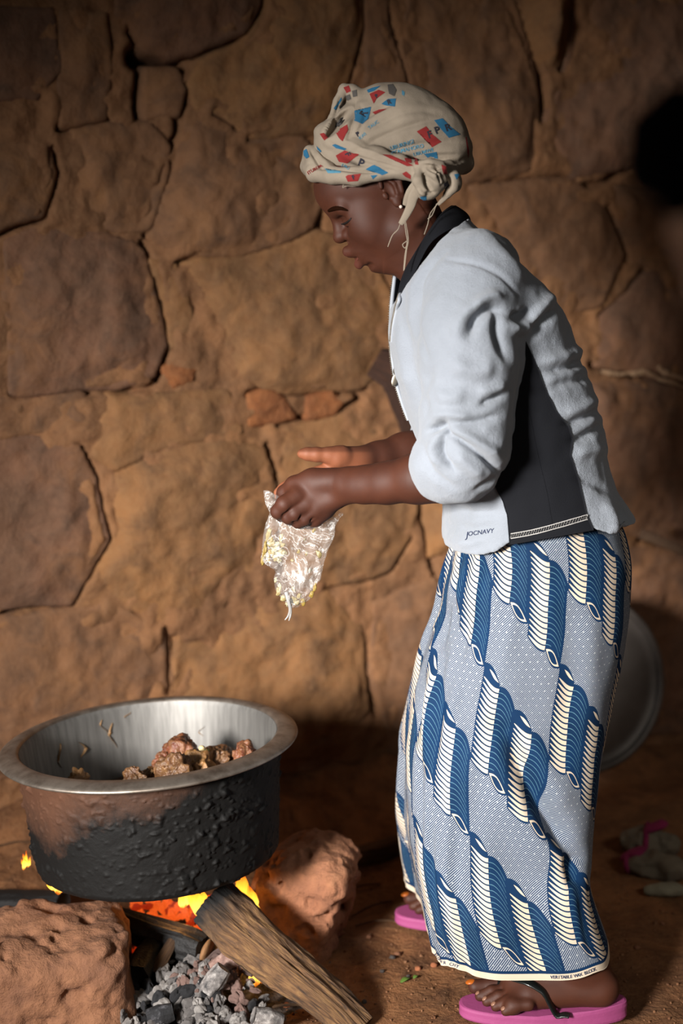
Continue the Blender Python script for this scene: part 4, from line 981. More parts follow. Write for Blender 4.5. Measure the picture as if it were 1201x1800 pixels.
t.base(t.ramp(n, [(.3, lin('#868c94')), (.7, lin('#9197a0'))])); t.set(Roughness=.95); t.b.inputs['Sheen Weight'].default_value = .25; t.b.inputs['Specular IOR Level'].default_value = .1
t.bump(t.math('ADD', n2, t.math('MULTIPLY', n3, .8)), .6, .003); M_FLEECE = t.m
t = NT('black_knit'); n2 = t.noise(500, 2, .6); t.base(lin('#15161a')); t.set(Roughness=.9); t.b.inputs['Specular IOR Level'].default_value = .15; t.bump(n2, .3, .0015); M_BLACK = t.m
jacket = empty('fleece_jacket', (.33, YC, .7)); adopt(jacket, person); jacket['label'] = 'pale blue fleece jacket with black side panel and collar'
adopt(mesh_obj('jacket_shell', JV, JQ, M_FLEECE), jacket)
# black side panel: laid on the torso only, so the sleeve hangs in front of it
tf = Field(); tf.fn(torso_d, .01)
CUT[0] = .06; TV, TQ = polygonise(tf, (.02, 2.15, .70), (.56, 2.44, 1.40), .004); TV = relax(TV, TQ, 2); TV = TV - vnormals(TV, TQ) * (1.5 * strokes_disp(to_px(TV), FOLDS_BODY) * sstep(YC + .02, YC - .05, TV[:, 1]) - .0035 * fbm(TV * 13, 3, 505))[:, None]; TB = bvh_of(TV, TQ); JB = bvh_of(JV, JQ)
PL = np.array([(585, 898), (600, 890), (660, 872), (740, 860), (800, 858), (850, 868), (880, 884), (905, 892), (957, 896)], float); PR = np.array([(585, 916), (600, 924), (630, 938), (680, 957), (720, 976), (752, 1000), (770, 1006), (800, 1003), (840, 1016), (880, 1026), (905, 1031), (931, 1043)], float)
nr, nc = 130, 44; G = np.zeros((nr, nc, 3)); tt = np.linspace(0, 1, nr)
for i, t_ in enumerate(tt):
    yl = 585 + t_ * (958 - 585); yr = 585 + t_ * (932.5 - 585); xl = np.interp(yl, PL[:, 0], PL[:, 1]); xr_ = np.interp(yr, PR[:, 0], PR[:, 1])
    for j in range(nc):
        s_ = j / (nc - 1); h_ = hit(TB, xl + (xr_ - xl) * s_, yl + (yr - yl) * s_, .0022)
        G[i, j] = h_ if h_ is not None else np.nan
for j in range(nc):                                        # the hem row: carry on downwards where the ray passes below
    for i in range(1, nr):
        if np.isnan(G[i, j, 0]): G[i, j] = G[i - 1, j] + (G[i - 1, j] - G[i - 2, j])
Gi = G + np.array([0, .006, 0]); VV = np.concatenate([G.reshape(-1, 3), Gi.reshape(-1, 3)]); f0 = grid_faces(nr, nc)
edge = [i * nc for i in range(nr)] + [(nr - 1) * nc + j for j in range(1, nc)] + [i * nc + nc - 1 for i in range(nr - 2, -1, -1)] + [j for j in range(nc - 2, 0, -1)]
m_ = nr * nc; fe = np.array([(a_, b_, b_ + m_, a_ + m_) for a_, b_ in zip(edge, edge[1:] + edge[:1])])
pn = adopt(mesh_obj('side_panel', VV, np.concatenate([f0, f0[:, ::-1] + m_, fe]), M_BLACK), jacket); pn['label'] = 'black knit side panel'
M_STITCH = simple('white_stitching', '#b9b6b2', .8)
# hem stitching on the panel and its faint centre seam
hp = lambda a, off: np.array([h for h in (hit(TB, p[0], p[1], off) for p in a) if h is not None])
for dy in (0, 8.5):
    L_ = hp(spline([(898, 938 + dy), (940, 930 + dy), (985, 918 + dy), (1031, 905 + dy)], 60), .0032)
    v, f = tube_mesh(L_, .0007, 6); adopt(mesh_obj('hem_stitching', v, f, M_STITCH), jacket)
zg = []
for i, p in enumerate(spline([(898, 942), (940, 934), (985, 922), (1031, 909)], 64)): zg.append((p[0], p[1] + (-3.2 if i % 2 else 3.2)))
v, f = tube_mesh(hp(zg, .0033), .00045, 5); adopt(mesh_obj('hem_stitching', v, f, M_STITCH), jacket)
v, f = tube_mesh(hp(spline([(930, 720), (945, 800), (960, 860), (972, 930)], 40), .0024), .0006, 6); adopt(mesh_obj('panel_seam', v, f, M_BLACK), jacket)
# ---------------- collar
ct = [(716, 470, -.050), (733, 440, -.066), (756, 402, -.070), (778, 374, -.052), (797, 361, 0), (778, 374, .052), (752, 405, .070), (722, 445, .062), (699, 482, .030)]
cb = [(702, 530, -.058), (728, 484, -.088), (757, 428, -.100), (795, 400, -.078), (824, 388, 0), (795, 400, .078), (757, 428, .098), (712, 490, .075), (692, 535, .030)]
def col_sheet(off):
    n = 70; T_ = spline([S3(*p) for p in ct], n); B_ = spline([S3(*p) for p in cb], n); m = 16; s_ = np.linspace(0, 1, m)[None, :, None]
    Gc = T_[:, None] * (1 - s_) + B_[:, None] * s_; c = Gc.mean((0, 1)); outw = Gc - np.array([c[0], YC, 0]); outw[..., 2] = 0; outw /= np.linalg.norm(outw, axis=-1, keepdims=True) + 1e-9
    return Gc + outw * (off + .006 * np.sin(np.pi * s_)), n, m
g1, n_, m_ = col_sheet(.004); g0, _, _ = col_sheet(-.003)
VV = np.concatenate([g1.reshape(-1, 3), g0.reshape(-1, 3)]); f0 = grid_faces(n_, m_); N_ = n_ * m_
edge = [i * m_ for i in range(n_)] + [(n_ - 1) * m_ + j for j in range(1, m_)] + [i * m_ + m_ - 1 for i in range(n_ - 2, -1, -1)] + [j for j in range(m_ - 2, 0, -1)]
fe = np.array([(a_, b_, b_ + N_, a_ + N_) for a_, b_ in zip(edge, edge[1:] + edge[:1])])
adopt(mesh_obj('collar', VV, np.concatenate([f0, f0[:, ::-1] + N_, fe]), M_BLACK), jacket)['label'] = 'black standing collar'
# open front below the collar and the zip
M_ZIP = simple('zip_metal', '#8d8578', .35, Metallic=.9); M_TAPE = simple('zip_tape', '#9aa0a8', .8)
def zipper(pts, bvh=None, name='zip_teeth'):
    L_ = spline([S3(*p) for p in pts], 150) if bvh is None else spline(np.array([(lambda h: h if h is not None else S3(*p, -.05))(hit(bvh, *p, .003)) for p in pts]), 120); par = []
    for k in range(len(L_)):
        V0_, F0_ = icosphere(0); par.append((V0_ * np.array([.0019, .0022, .0009]) + L_[k] + np.array([(.0008 if k % 2 else -.0008), 0, 0]), F0_))
    v, f = join_meshes(par); zt = mesh_obj(name, v, f, M_ZIP); zt['kind'] = 'stuff'; adopt(zt, jacket)
    v, f = tube_mesh(L_ + np.array([.003, .001, 0]), .0034, 8); adopt(mesh_obj('zip_tape', v, f, M_TAPE), jacket)
zipper([(714, 484), (710, 497), (703, 522), (697, 545), (692, 570), (689, 600)], JB)
zipper([(692, 476, .03), (688.5, 505, .028), (685, 540, .015), (684, 580, .0), (685, 610, -.006), (688, 640, -.008), (693.5, 672, -.008), (703, 705, -.006), (715, 738, 0)])
sld = S3(695, 652, -.010); adopt(mesh_obj('zip_slider', icosphere(1)[0] * np.array([.004, .004, .007]) + sld, icosphere(1)[1], M_ZIP), jacket)
adopt(mesh_obj('zip_pull', icosphere(2)[0] * np.array([.0055, .0014, .011]) @ rotm(0, .25, 0).T + S3(694, 668, -.016), icosphere(2)[1], M_ZIP), jacket)
# cuff edge of the pushed-up sleeve
def cuff(pts, r, name='cuff'):
    L_ = spline([S3(*p) for p in pts + pts[:1]], 60)[:-1]; L_ = np.concatenate([L_, L_[:2]]); v, f = tube_mesh(L_, r, 10, cap=False); adopt(mesh_obj(name, v, f, M_FLEECE), jacket)
# embroidered lettering
def text_mesh(txt, size, bold=.0):
    cu = bpy.data.curves.new('t', 'FONT'); cu.body = txt; cu.size = size; cu.offset = bold; cu.align_x = 'CENTER'; cu.align_y = 'CENTER'; cu.resolution_u = 3
    ob = bpy.data.objects.new('t', cu); COL.objects.link(ob); dg = bpy.context.evaluated_depsgraph_get(); me = bpy.data.meshes.new_from_object(ob.evaluated_get(dg))
    V = np.array([v.co[:] for v in me.vertices])[:, :2] if len(me.vertices) else np.zeros((0, 2)); Fc = [tuple(p.vertices) for p in me.polygons]
    bpy.data.objects.remove(ob); bpy.data.curves.remove(cu); bpy.data.meshes.remove(me); return V, Fc
def refine(V, Fc, lim):
    """split long edges of 2-D triangles so the print can follow a curved cloth"""
    V = [tuple(v) for v in V]; T = []
    for f in Fc:
        for i in range(1, len(f) - 1): T.append((f[0], f[i], f[i + 1]))
    mid = {}
    for _ in range(6):
        N2 = []; ch = False
        for a, b, c in T:
            e = [(np.hypot(V[x][0] - V[y][0], V[x][1] - V[y][1]), x, y, z) for x, y, z in ((a, b, c), (b, c, a), (c, a, b))]; L_, x, y, z = max(e)
            if L_ > lim:
                k = (min(x, y), max(x, y))
                if k not in mid: V.append(((V[x][0] + V[y][0]) / 2, (V[x][1] + V[y][1]) / 2)); mid[k] = len(V) - 1
                m = mid[k]; N2 += [(x, m, z), (m, y, z)]; ch = True
            else: N2.append((a, b, c))
        T = N2
        if not ch: break
    return np.array(V), T
def decal(bvh, V2, Fc, c, ang, mat, name, parent, off=.0008, shear=0.0, lim=4.0, sx=1.0):
    """print laid on the cloth: V2 in pixels about c, rotated by ang (y up)"""
    V2, Fc = refine(V2, Fc, lim); ca, sa = math.cos(ang), math.sin(ang); x = V2[:, 0] * sx + shear * V2[:, 1]; y = V2[:, 1]
    px = c[0] + x * ca - y * sa; py = c[1] - (x * sa + y * ca)
    P = [hit(bvh, a, b, off) for a, b in zip(px, py)]; ok = [p is not None for p in P]
    Fc = [f for f in Fc if all(ok[i] for i in f)]
    if not Fc: return None
    P = np.array([p if p is not None else (0, 0, 0) for p in P])
    Fc = [f for f in Fc if max(P[list(f), 1]) - min(P[list(f), 1]) < .03]
    par = {}
    def find(a):
        while par.setdefault(a, a) != a: par[a] = par[par[a]]; a = par[a]
        return a
    for f in Fc:
        for i in f[1:]: par[find(i)] = find(f[0])
    if name == 'printed_square' and Fc:
        cnt_ = {}
        for f in Fc: cnt_[find(f[0])] = cnt_.get(find(f[0]), 0) + 1
        best = max(cnt_, key=cnt_.get); Fc = [f for f in Fc if find(f[0]) == best]
    if not Fc: return None
    used = sorted({i for f in Fc for i in f}); re = {u: i for i, u in enumerate(used)}
    return adopt(mesh_obj(name, P[used], [tuple(re[i] for i in f) for f in Fc], mat), parent)
M_NAVY = simple('navy_thread', '#1b2440', .8)
v2, f2 = text_mesh('OCNAVY', 11, .12); decal(JB, v2, f2, (846, 936), math.radians(8), M_NAVY, 'embroidered_lettering', jacket, .0006, .25)
v2, f2 = text_mesh('J', 15, .1); decal(JB, v2, f2, (822, 941), math.radians(8), M_NAVY, 'embroidered_lettering', jacket, .0006, .3)
# ---------------- wax-print wrap skirt
class E:
    """arithmetic on shader sockets"""
    T = None
    def __init__(s, sk): s.s = sk
    @staticmethod
    def op(o, *a): return E(E.T.math(o, *[x.s if isinstance(x, E) else x for x in a]))
    def __add__(s, o): return E.op('ADD', s, o)
    __radd__ = __add__
    def __sub__(s, o): return E.op('SUBTRACT', s, o)
    def __rsub__(s, o): return E.op('SUBTRACT', o, s)
    def __mul__(s, o): return E.op('MULTIPLY', s, o)
    __rmul__ = __mul__
    def __truediv__(s, o): return E.op('DIVIDE', s, o)
    def __neg__(s): return s * -1.0
fract = lambda x: E.op('FRACT', x); flo = lambda x: E.op('FLOOR', x); sin_ = lambda x: E.op('SINE', x); lt = lambda a, b: E.op('LESS_THAN', a, b); gt = lambda a, b: E.op('GREATER_THAN', a, b)
absv = lambda x: E.op('ABSOLUTE', x); mx_ = lambda a, b: E.op('MAXIMUM', a, b); mn_ = lambda a, b: E.op('MINIMUM', a, b); pw = lambda a, b: E.op('POWER', a, b)
clamp01 = lambda a: mn_(mx_(a, 0.0), 1.0)
def wax_print():
    t = NT('wax_print_cotton'); E.T = t
    sp = t.new('ShaderNodeSeparateXYZ'); t.link(t.coord('UV'), sp.inputs[0]); U = E(sp.outputs[0]); W = E(sp.outputs[1])   # metres
    u = fract(U / .125); h2 = flo(u * 2.0); v = fract(W / .290 - h2 * .265 + .05) - .05
    s = fract(u * 2.0) * 2.0; isb = gt(s, 1.0); a = mn_(s, 1.0); b = mx_(s - 1.0, 0.0)
    sa = sin_(a * (math.pi / 2))
    # cream strand
    cap = pw(a, 2.2) * .12; first = sa * .09 + .04; last = sa * .09 + .552
    ph = fract((v - first) / .032); thr = pw(1.0 - a, 3.0) * .7 + .26
    cream = gt(ph, thr) * gt(v, first) * lt(v, last) * gt(a, .06)
    # bold end scale and the slit in the cap
    lt_ = (a - .30) / .62; le = v - (.030 + lt_ * .072); leaf = lt(absv(le), sin_(clamp01(lt_) * math.pi) * .011) * gt(lt_, 0.0) * lt(lt_, 1.0)
    cream = mx_(cream, leaf)
    in_a = gt(v, cap - .006) * lt(v, last + .012)
    # dark strand
    pb = pw(b, 2.2); top = pb * .14 + .124; ey = (b - .06) / .86; ec = clamp01(ey); bulge = sin_(ec * math.pi) * .034
    mid = ec * .108 + .636; bot = mid + bulge + .012
    in_b = gt(v, top) * lt(v, bot)
    thin = lt(fract((v - pb * .155 - .128) / .032), .06) * lt(b, .86) * gt(v, top + .03) * lt(v, mid - bulge - .02)
    ed = absv(v - mid); ring = lt(ed, bulge) * (1.0 - lt(ed, bulge * 1.25 - .0165)) * gt(ey, .0) * lt(ey, 1.0)
    inside = in_a * (1.0 - isb) + in_b * isb
    cr = cream * (1.0 - isb) + ring * isb; th = thin * isb
    # fine diagonal ground with dots
    st = lt(fract((U * .72 + W * .70) / .0029), .47)
    du = U / .0125; dr = flo(W / .0125); dx = fract(du + dr * .37) - .5; dy = fract(W / .0125) - .5
    dot = lt(dx * dx + dy * dy, .010); bg = mx_(st, dot)
    # hem: plain cream selvedge
    hem = E(t.new('ShaderNodeAttribute', attribute_name='hem').outputs['Fac']); hl = gt(hem, .5)
    n = t.noise(9, 4, .6); blue = t.ramp(n, [(.3, lin('#04223f')), (.7, lin('#062b4e'))]); crm = t.ramp(n, [(.3, lin('#c0b09a')), (.7, lin('#cbbba6'))])
    ground_c = t.mix(bg.s, lin('#152c4b'), lin('#959a9e'))
    mot = t.mix(cr.s, blue, crm); mot = t.mix(th.s, mot, lin('#6c99a8'))
    col = t.mix(inside.s, ground_c, mot); col = t.mix(hl.s, col, crm)
    line = gt(hem, .25) * lt(hem, .5); col = t.mix(line.s, col, blue)
    t.base(col); t.set(Roughness=.82); t.b.inputs['Specular IOR Level'].default_value = .2
    t.bump(t.noise(600, 2, .5), .12, .001); return t.m
M_WAX = wax_print()
SK = np.array([  # py at mid depth, left px, right px, half depth, mid Y
 (870, 830, 1060, .135, 2.400), (915, 812, 1090, .150, 2.400), (950, 800, 1102, .160, 2.4), (985, 789, 1106, .165, 2.400), (1018, 778, 1104, .168, 2.400), (1070, 770, 1102, .170, 2.402), (1105, 757, 1096, .172, 2.404), (1142, 745, 1090, .174, 2.406), (1197, 731, 1074, .176, 2.408), (1245, 721, 1063, .178, 2.41), (1290, 715, 1052, .180, 2.412), (1333, 714, 1044, .183, 2.414), (1407, 717, 1033, .188, 2.416), (1464, 719, 1026, .192, 2.418), (1500, 728, 1018, .205, 2.412), (1540, 736, 1026, .214, 2.408), (1610, 750, 1050, .220, 2.405)])
zt_ = np.array([at(800, r[0], r[4])[2] for r in SK]); xl_ = np.array([at(r[1], r[0], r[4])[0] for r in SK]); xr_ = np.array([at(r[2], r[0], r[4])[0] for r in SK])
nv, nu = 420, 640
zz = np.linspace(zt_[0], .106, nv); ip = lambda a: np.interp(-zz, -zt_, a)
XL, XR, HD_, CY = ip(xl_), ip(xr_), ip(SK[:, 3]), ip(SK[:, 4])
ker = np.ones(25) / 25
sm = lambda a: np.convolve(np.pad(a, 12, mode='edge'), ker, 'valid'); XL, XR, HD_, CY = sm(XL), sm(XR), sm(HD_), sm(CY)
th = np.linspace(0, 2 * np.pi, nu)                        # 0 = back (+x), goes to the camera side first
ex = 2 / np.interp(zz, [.1, .3, .6, .85], [5.5, 4.0, 2.5, 2.1])
c_, s_ = np.cos(th), np.sin(th)
GX = np.sign(c_)[None] * np.abs(c_)[None] ** ex[:, None]; GY = np.sign(s_)[None] * np.abs(s_)[None] ** ex[:, None]
X = (XL + XR)[:, None] / 2 + (XR - XL)[:, None] / 2 * GX; Y = CY[:, None] - HD_[:, None] * GY
dn = np.linspace(0, 1, nv)[:, None]
X = X - .032 * sstep(2.46, 2.56, Y) * sstep(.45, .9, dn) * sstep(.2, -.8, GX)
P = np.stack([X, Y, np.repeat(zz[:, None], nu, 1)], -1)
N = np.stack([GX / ((XR - XL)[:, None] / 2), -GY / HD_[:, None], 0 * GX], -1); N /= np.linalg.norm(N, axis=-1, keepdims=True) + 1e-9
px = to_px(P.reshape(-1, 3)); near = (sstep(.15, -.1, (Y - CY[:, None]) / HD_[:, None])).ravel()
FOLDS_SK = [  # + pushes in, - lifts
 ([(890, 1285), (915, 1345), (948, 1410), (985, 1470), (1008, 1510)], 17, .026), ([(865, 1330), (895, 1400), (940, 1470), (985, 1530), (1005, 1600)], 34, -.016), ([(915, 1270), (955, 1350), (1000, 1430)], 26, -.010), ([(1012, 1500), (1000, 1520), (1012, 1560)], 16, .014),
 ([(797, 1000), (796, 1040), (800, 1090)], 5, .006), ([(808, 1000), (806, 1060), (812, 1120)], 5, -.004), ([(785, 1000), (778, 1100), (770, 1250), (760, 1400)], 9, .007), ([(815, 1010), (812, 1150), (822, 1300)], 12, .004), ([(768, 1090), (756, 1200), (748, 1340)], 8, -.006),
 ([(752, 1120), (742, 1220), (735, 1330), (738, 1480)], 6, .008), ([(740, 1250), (730, 1350), (728, 1450)], 6, -.005), ([(880, 1040), (890, 1160), (900, 1280)], 26, -.004), ([(1000, 1040), (1005, 1180), (1000, 1300)], 22, .005), ([(1040, 1060), (1040, 1180), (1025, 1300)], 18, -.004),
 ([(800, 1400), (800, 1520), (815, 1660)], 22, .004), ([(850, 1450), (870, 1560), (880, 1680)], 22, -.004), ([(930, 1560), (945, 1640), (950, 1700)], 18, .005), ([(1015, 1560), (1030, 1630), (1045, 1680)], 10, .005), ([(905, 960), (900, 1010), (905, 1060)], 14, .003), ([(960, 960), (962, 1020), (970, 1090)], 16, -.003), ([(760, 1420), (756, 1520), (762, 1640)], 8, .006)]
disp = -strokes_disp(px, FOLDS_SK) * near
arc0 = np.linspace(0, 1, nu)[None]
disp = disp.reshape(nv, nu) + (.004 * np.sin(th * 17 + 2 * np.sin(dn * 5))[:] + .003 * np.sin(th * 31 + 3 * dn)) * sstep(.2, -.9, GX) * (.35 + .65 * (1 - near.reshape(nv, nu))) + .0025 * fbm(P * 9, 3, 520)
P_0 = P.copy(); P = P + N * disp[..., None]
# hem wave and the lower right corner
P[..., 2] += (.006 * np.sin(th * 3 + .6) + .004 * np.sin(th * 7))[None] * dn ** 4 - (.010 * sstep(.75, 1, dn) * sstep(-.6, .2, GX) * 0)
# cloth coordinates: arc length round at hip height, length down
du = np.linalg.norm(np.diff(P_0, axis=1), axis=2); ua = np.concatenate([np.zeros((nv, 1)), np.cumsum(du, 1)], 1)
k0 = int(np.argmin(np.abs(th - np.pi / 2))); ua = ua - ua[:, k0:k0 + 1]; ua = -ua
dv = np.linalg.norm(np.diff(P_0, axis=0), axis=2); va = np.concatenate([np.zeros((1, nu)), np.cumsum(dv, 0)], 0); vm = va[:, k0 - 80:k0 + 80].mean(1)
UVs = np.stack([-ua, np.repeat(vm[:, None], nu, 1)], -1)
UVs[..., 0] = ua - .085 * UVs[..., 1]
pq = to_px(P[:, :nu // 2].reshape(-1, 3)); i0 = int(np.argmin(np.abs(pq - np.array([852, 1165])).sum(1))); r0, c0 = divmod(i0, nu // 2)
UVs[..., 0] -= UVs[r0, c0, 0]; UVs[..., 1] -= UVs[r0, c0, 1]
hemv = np.repeat(sstep(.0, 1, (np.arange(nv) - (nv - 8)) / 8.0)[:, None], nu, 1); hemv = np.where(np.arange(nv)[:, None] >= nv - 6, .9, np.where(np.arange(nv)[:, None] >= nv - 9, .35, 0.0)) + 0 * X
inner = P - N * .0018
VV = np.concatenate([P.reshape(-1, 3), inner[-60:].reshape(-1, 3)]); f0 = grid_faces(nv, nu)[:, ::-1]; fi = grid_faces(60, nu) + nv * nu
b0 = (nv - 1) * nu; b1 = nv * nu + 59 * nu; fr = np.array([(b0 + j + 1, b0 + j, b1 + j, b1 + j + 1) for j in range(nu - 1)])
skirt = empty('wrap_skirt', (.32, 2.4, .1)); adopt(skirt, person); skirt['label'] = 'blue and cream wax-print wrap skirt with feather chains'
so = mesh_obj('skirt_cloth', VV, np.concatenate([f0, fi, fr]), M_WAX, uv=np.concatenate([UVs.reshape(-1, 2), UVs[-60:].reshape(-1, 2)])); adopt(so, skirt)
a_ = so.data.attributes.new('hem', 'FLOAT', 'POINT'); a_.data.foreach_set('value', np.concatenate([hemv.ravel(), hemv[-60:].ravel()]).astype(np.float32))
SKB = bvh_of(VV[:nv * nu], f0)
# free end of the wrap hanging in front of the farther leg
pts_t = [(742, 1150, .10), (728, 1205, .11), (719, 1250, .12), (711, 1290, .13), (711, 1340, .135), (712, 1400, .14), (709, 1450, .145), (707, 1474, .15)]; nfl = 80; mfl = 26
E1 = spline([S3(*p) for p in pts_t], nfl); E2 = spline([S3(p[0] + w_, p[1] + 12, p[2] - .09) for p, w_ in zip(pts_t, (14, 18, 22, 26, 28, 28, 28, 28))], nfl)
s2_ = np.linspace(0, 1, mfl)[None, :, None]; Gf = E1[:, None] * (1 - s2_) + E2[:, None] * s2_; Gf[..., 0] -= .006 * np.sin(s2_[..., 0] * 9 + np.linspace(0, 3, nfl)[:, None]) + .004
uvf = np.stack([np.repeat(np.linspace(.02, .16, mfl)[None], nfl, 0), np.repeat((np.linspace(0, .33, nfl) + .07)[:, None], mfl, 1)], -1)
Gb = Gf + np.array([.002, .001, 0]); mm = nfl * mfl; ff0 = grid_faces(nfl, mfl)
edge = [i * mfl for i in range(nfl)] + [(nfl - 1) * mfl + j for j in range(1, mfl)] + [i * mfl + mfl - 1 for i in range(nfl - 2, -1, -1)] + [j for j in range(mfl - 2, 0, -1)]
fe = np.array([(a, b, b + mm, a + mm) for a, b in zip(edge, edge[1:] + edge[:1])])
fo = mesh_obj('wrap_end', np.concatenate([Gf.reshape(-1, 3), Gb.reshape(-1, 3)]), np.concatenate([ff0, ff0[:, ::-1] + mm, fe]), M_WAX, uv=np.concatenate([uvf.reshape(-1, 2)] * 2)); adopt(fo, skirt)
hm = np.where(np.arange(nfl)[:, None] >= nfl - 3, .9, 0.0) + np.zeros((1, mfl)); a_ = fo.data.attributes.new('hem', 'FLOAT', 'POINT'); a_.data.foreach_set('value', np.concatenate([hm.ravel()] * 2).astype(np.float32))
# selvedge lettering
def along(bvh, txt, pts, size, mat, name, parent):
    L_ = spline(np.array(pts, float), 60); seg = np.concatenate([[0], np.cumsum(np.linalg.norm(np.diff(L_, axis=0), axis=1))]); n = len(txt)
    for k, ch in enumerate(txt):
        if ch == ' ': continue
        s_ = seg[-1] * (k + .5) / n; x = np.interp(s_, seg, L_[:, 0]); y = np.interp(s_, seg, L_[:, 1]); y2 = np.interp(s_ + 2, seg, L_[:, 1]); x2 = np.interp(s_ + 2, seg, L_[:, 0]); y1 = np.interp(s_ - 2, seg, L_[:, 1]); x1 = np.interp(s_ - 2, seg, L_[:, 0])
        v2, f2 = text_mesh(ch, size, .15); decal(bvh, v2, f2, (x, y), math.atan2(-(y2 - y1), x2 - x1), mat, name, parent, .0009)
M_INK = simple('selvedge_ink', '#1a2c4a', .8)
hp2 = to_px(P[nv - 4, :nu // 2]); hp2 = hp2[np.argsort(hp2[:, 0])]
for txt, xa, xb in (('VERITABLE WAX BLOCK', 965, 1050), ('SUPER CHY', 765, 812)):
    seg_ = hp2[(hp2[:, 0] > xa) & (hp2[:, 0] < xb)][::6]
    if len(seg_) > 3: along(SKB, txt, seg_, 8.0, M_INK, 'selvedge_letter', skirt)
# ---------------- printed headscarf
sc = Field()
RD = rotm(0, math.radians(24), 0)
sc.ell(S3(710, 242), np.array([110, 84, 88]) / HS, RD, .004)                        # bulk of hair under cloth
sc.ell(S3(645, 262), np.array([92, 84, 66]) / HS, rotm(0, math.radians(10), 0), .03)
sc.fn(lambda P: ((P - HO) @ HD) * HS / HS - .012 - .42 * np.clip((P - HO) @ HB - .02, -.2, 0) * -1.0 * 0, .006, 2)
sc.ell(S3(776, 260), np.array([48, 60, 56]) / HS, None, .03)
# brow band, twisted round the head
near_band = [(548, 292, .00, 17), (553, 304, -.035, 16), (585, 308, -.062, 15), (625, 309, -.078, 15), (665, 303, -.086, 15), (705, 296, -.092, 16), (745, 300, -.094, 18)]
far_band = [(548, 292, .00, 17), (553, 300, .035, 16), (600, 300, .070, 16), (660, 290, .090, 16), (730, 290, .094, 17), (795, 288, .06, 18), (815, 285, .0, 18)]
back_band = [(745, 300, -.094, 18), (790, 300, -.066, 17), (815, 288, 0, 17)]
for b_ in (near_band, far_band, back_band): sc.chain([S3(*p[:3], p[3]) for p in b_], .005)
# upper diagonal band
sc.chain([S3(572, 236, -.012, 17), S3(590, 248, -.046, 19), S3(625, 265, -.068, 21), S3(665, 280, -.082, 21), S3(705, 293, -.091, 20), S3(742, 306, -.097, 18)], .004)
sc.chain([S3(572, 236, -.012, 17), S3(600, 225, .03, 20), S3(660, 230, .075, 20)], .01)
# front twist
sc.chain([S3(545, 268, -.01, 12), S3(556, 286, -.028, 15), S3(580, 300, -.05, 12)], .005); sc.ball(S3(546, 276, .0), 13 / HS, .006)
sc.ell(S3(596, 213, -.055), np.array([13, 40, 36]) / HS, rotm(0, .69, 0), .003, -1)
# standing fold on top, open in front with the hair showing
sc.chain([S3(576, 236, -.02, 6), S3(584, 208, -.018, 6), S3(594, 178, -.012, 7), S3(606, 158, -.006, 8), S3(618, 160, -.004, 9)], .004)
sc.chain([S3(618, 160, -.004, 11), S3(632, 178, -.02, 14), S3(642, 200, -.03, 15), S3(636, 224, -.045, 12), S3(622, 246, -.058, 8), S3(612, 252, -.06, 5)], .005)
sc.chain([S3(606, 158, -.0, 8), S3(600, 185, .02, 10), S3(600, 215, .03, 14)], .006); sc.chain([S3(640, 180, -.01, 14), S3(668, 172, -.02, 16), S3(700, 170, -.01, 16)], .02)
sc.chain([S3(618, 165, .0, 9), S3(612, 195, .015, 10), S3(618, 225, .0, 12)], .008)
# knot
sc.ell(S3(757, 312, -.106), np.array([30, 20, 30]) / HS, rotm(0, .4, 0), .004); sc.ell(S3(753, 330, -.112), np.array([23, 17, 20]) / HS, rotm(0, -.3, 0), .004)
sc.chain([S3(735, 292, -.112, 9), S3(757, 286, -.122, 11), S3(776, 294, -.118, 11), S3(780, 305, -.112, 8)], .003)
sc.chain([S3(738, 300, -.118, 8), S3(735, 318, -.126, 9), S3(744, 335, -.126, 9)], .003); sc.chain([S3(750, 300, -.124, 7), S3(766, 306, -.128, 8), S3(772, 320, -.122, 7)], .003)
sc.ell(S3(792, 314, -.088), np.array([17, 18, 24]) / HS, rotm(0, -.5, 0), .004); sc.chain([S3(780, 300, -.10, 10), S3(797, 310, -.098, 9), S3(796, 330, -.098, 8), S3(786, 342, -.095, 7)], .004)
CV, CQ = polygonise(sc, S3(520, 420, 0) + np.array([0, -.16, 0]), S3(845, 130, 0) + np.array([0, .14, 0]), .0019)
CV = relax(CV, CQ, 1)
FOLDS_SC = [([(548, 296), (590, 296), (640, 302), (690, 300)], 3.5, .0030), ([(580, 250), (620, 272), (680, 290), (730, 304)], 2.5, .0018), ([(600, 244), (650, 266), (720, 288)], 3, -.0012), ([(590, 262), (640, 285), (700, 302)], 3, .0014), ([(545, 262), (556, 282), (566, 296)], 3, .003), ([(552, 258), (566, 280), (580, 292)], 3, -.0015),
 ([(620, 268), (680, 236), (740, 215), (770, 212)], 5, .0022), ([(640, 232), (690, 205), (740, 195), (780, 205)], 6, .0016), ([(650, 280), (700, 262), (760, 250), (810, 250)], 5, .0015), ([(690, 285), (740, 275), (800, 272)], 6, .0018), ([(640, 210), (665, 190), (690, 182)], 5, .003), ([(700, 288), (760, 270), (818, 265)], 4, -.001), ([(770, 290), (800, 285), (820, 280)], 4, .002),
 ([(625, 178), (620, 210), (612, 245)], 3, .0035), ([(634, 185), (640, 208), (628, 236)], 2.5, .002), ([(600, 170), (592, 195), (584, 225)], 3, .002), ([(745, 300), (748, 320), (760, 338)], 2.5, .0035), ([(752, 296), (770, 306), (776, 325)], 2.5, .0035), ([(735, 330), (752, 340), (768, 338)], 2.5, .002), ([(784, 302), (792, 318), (788, 336)], 2.5, .003), ([(742, 290), (765, 294), (778, 302)], 2.5, .003), ([(764, 290), (772, 300), (771, 314)], 2, .003)]
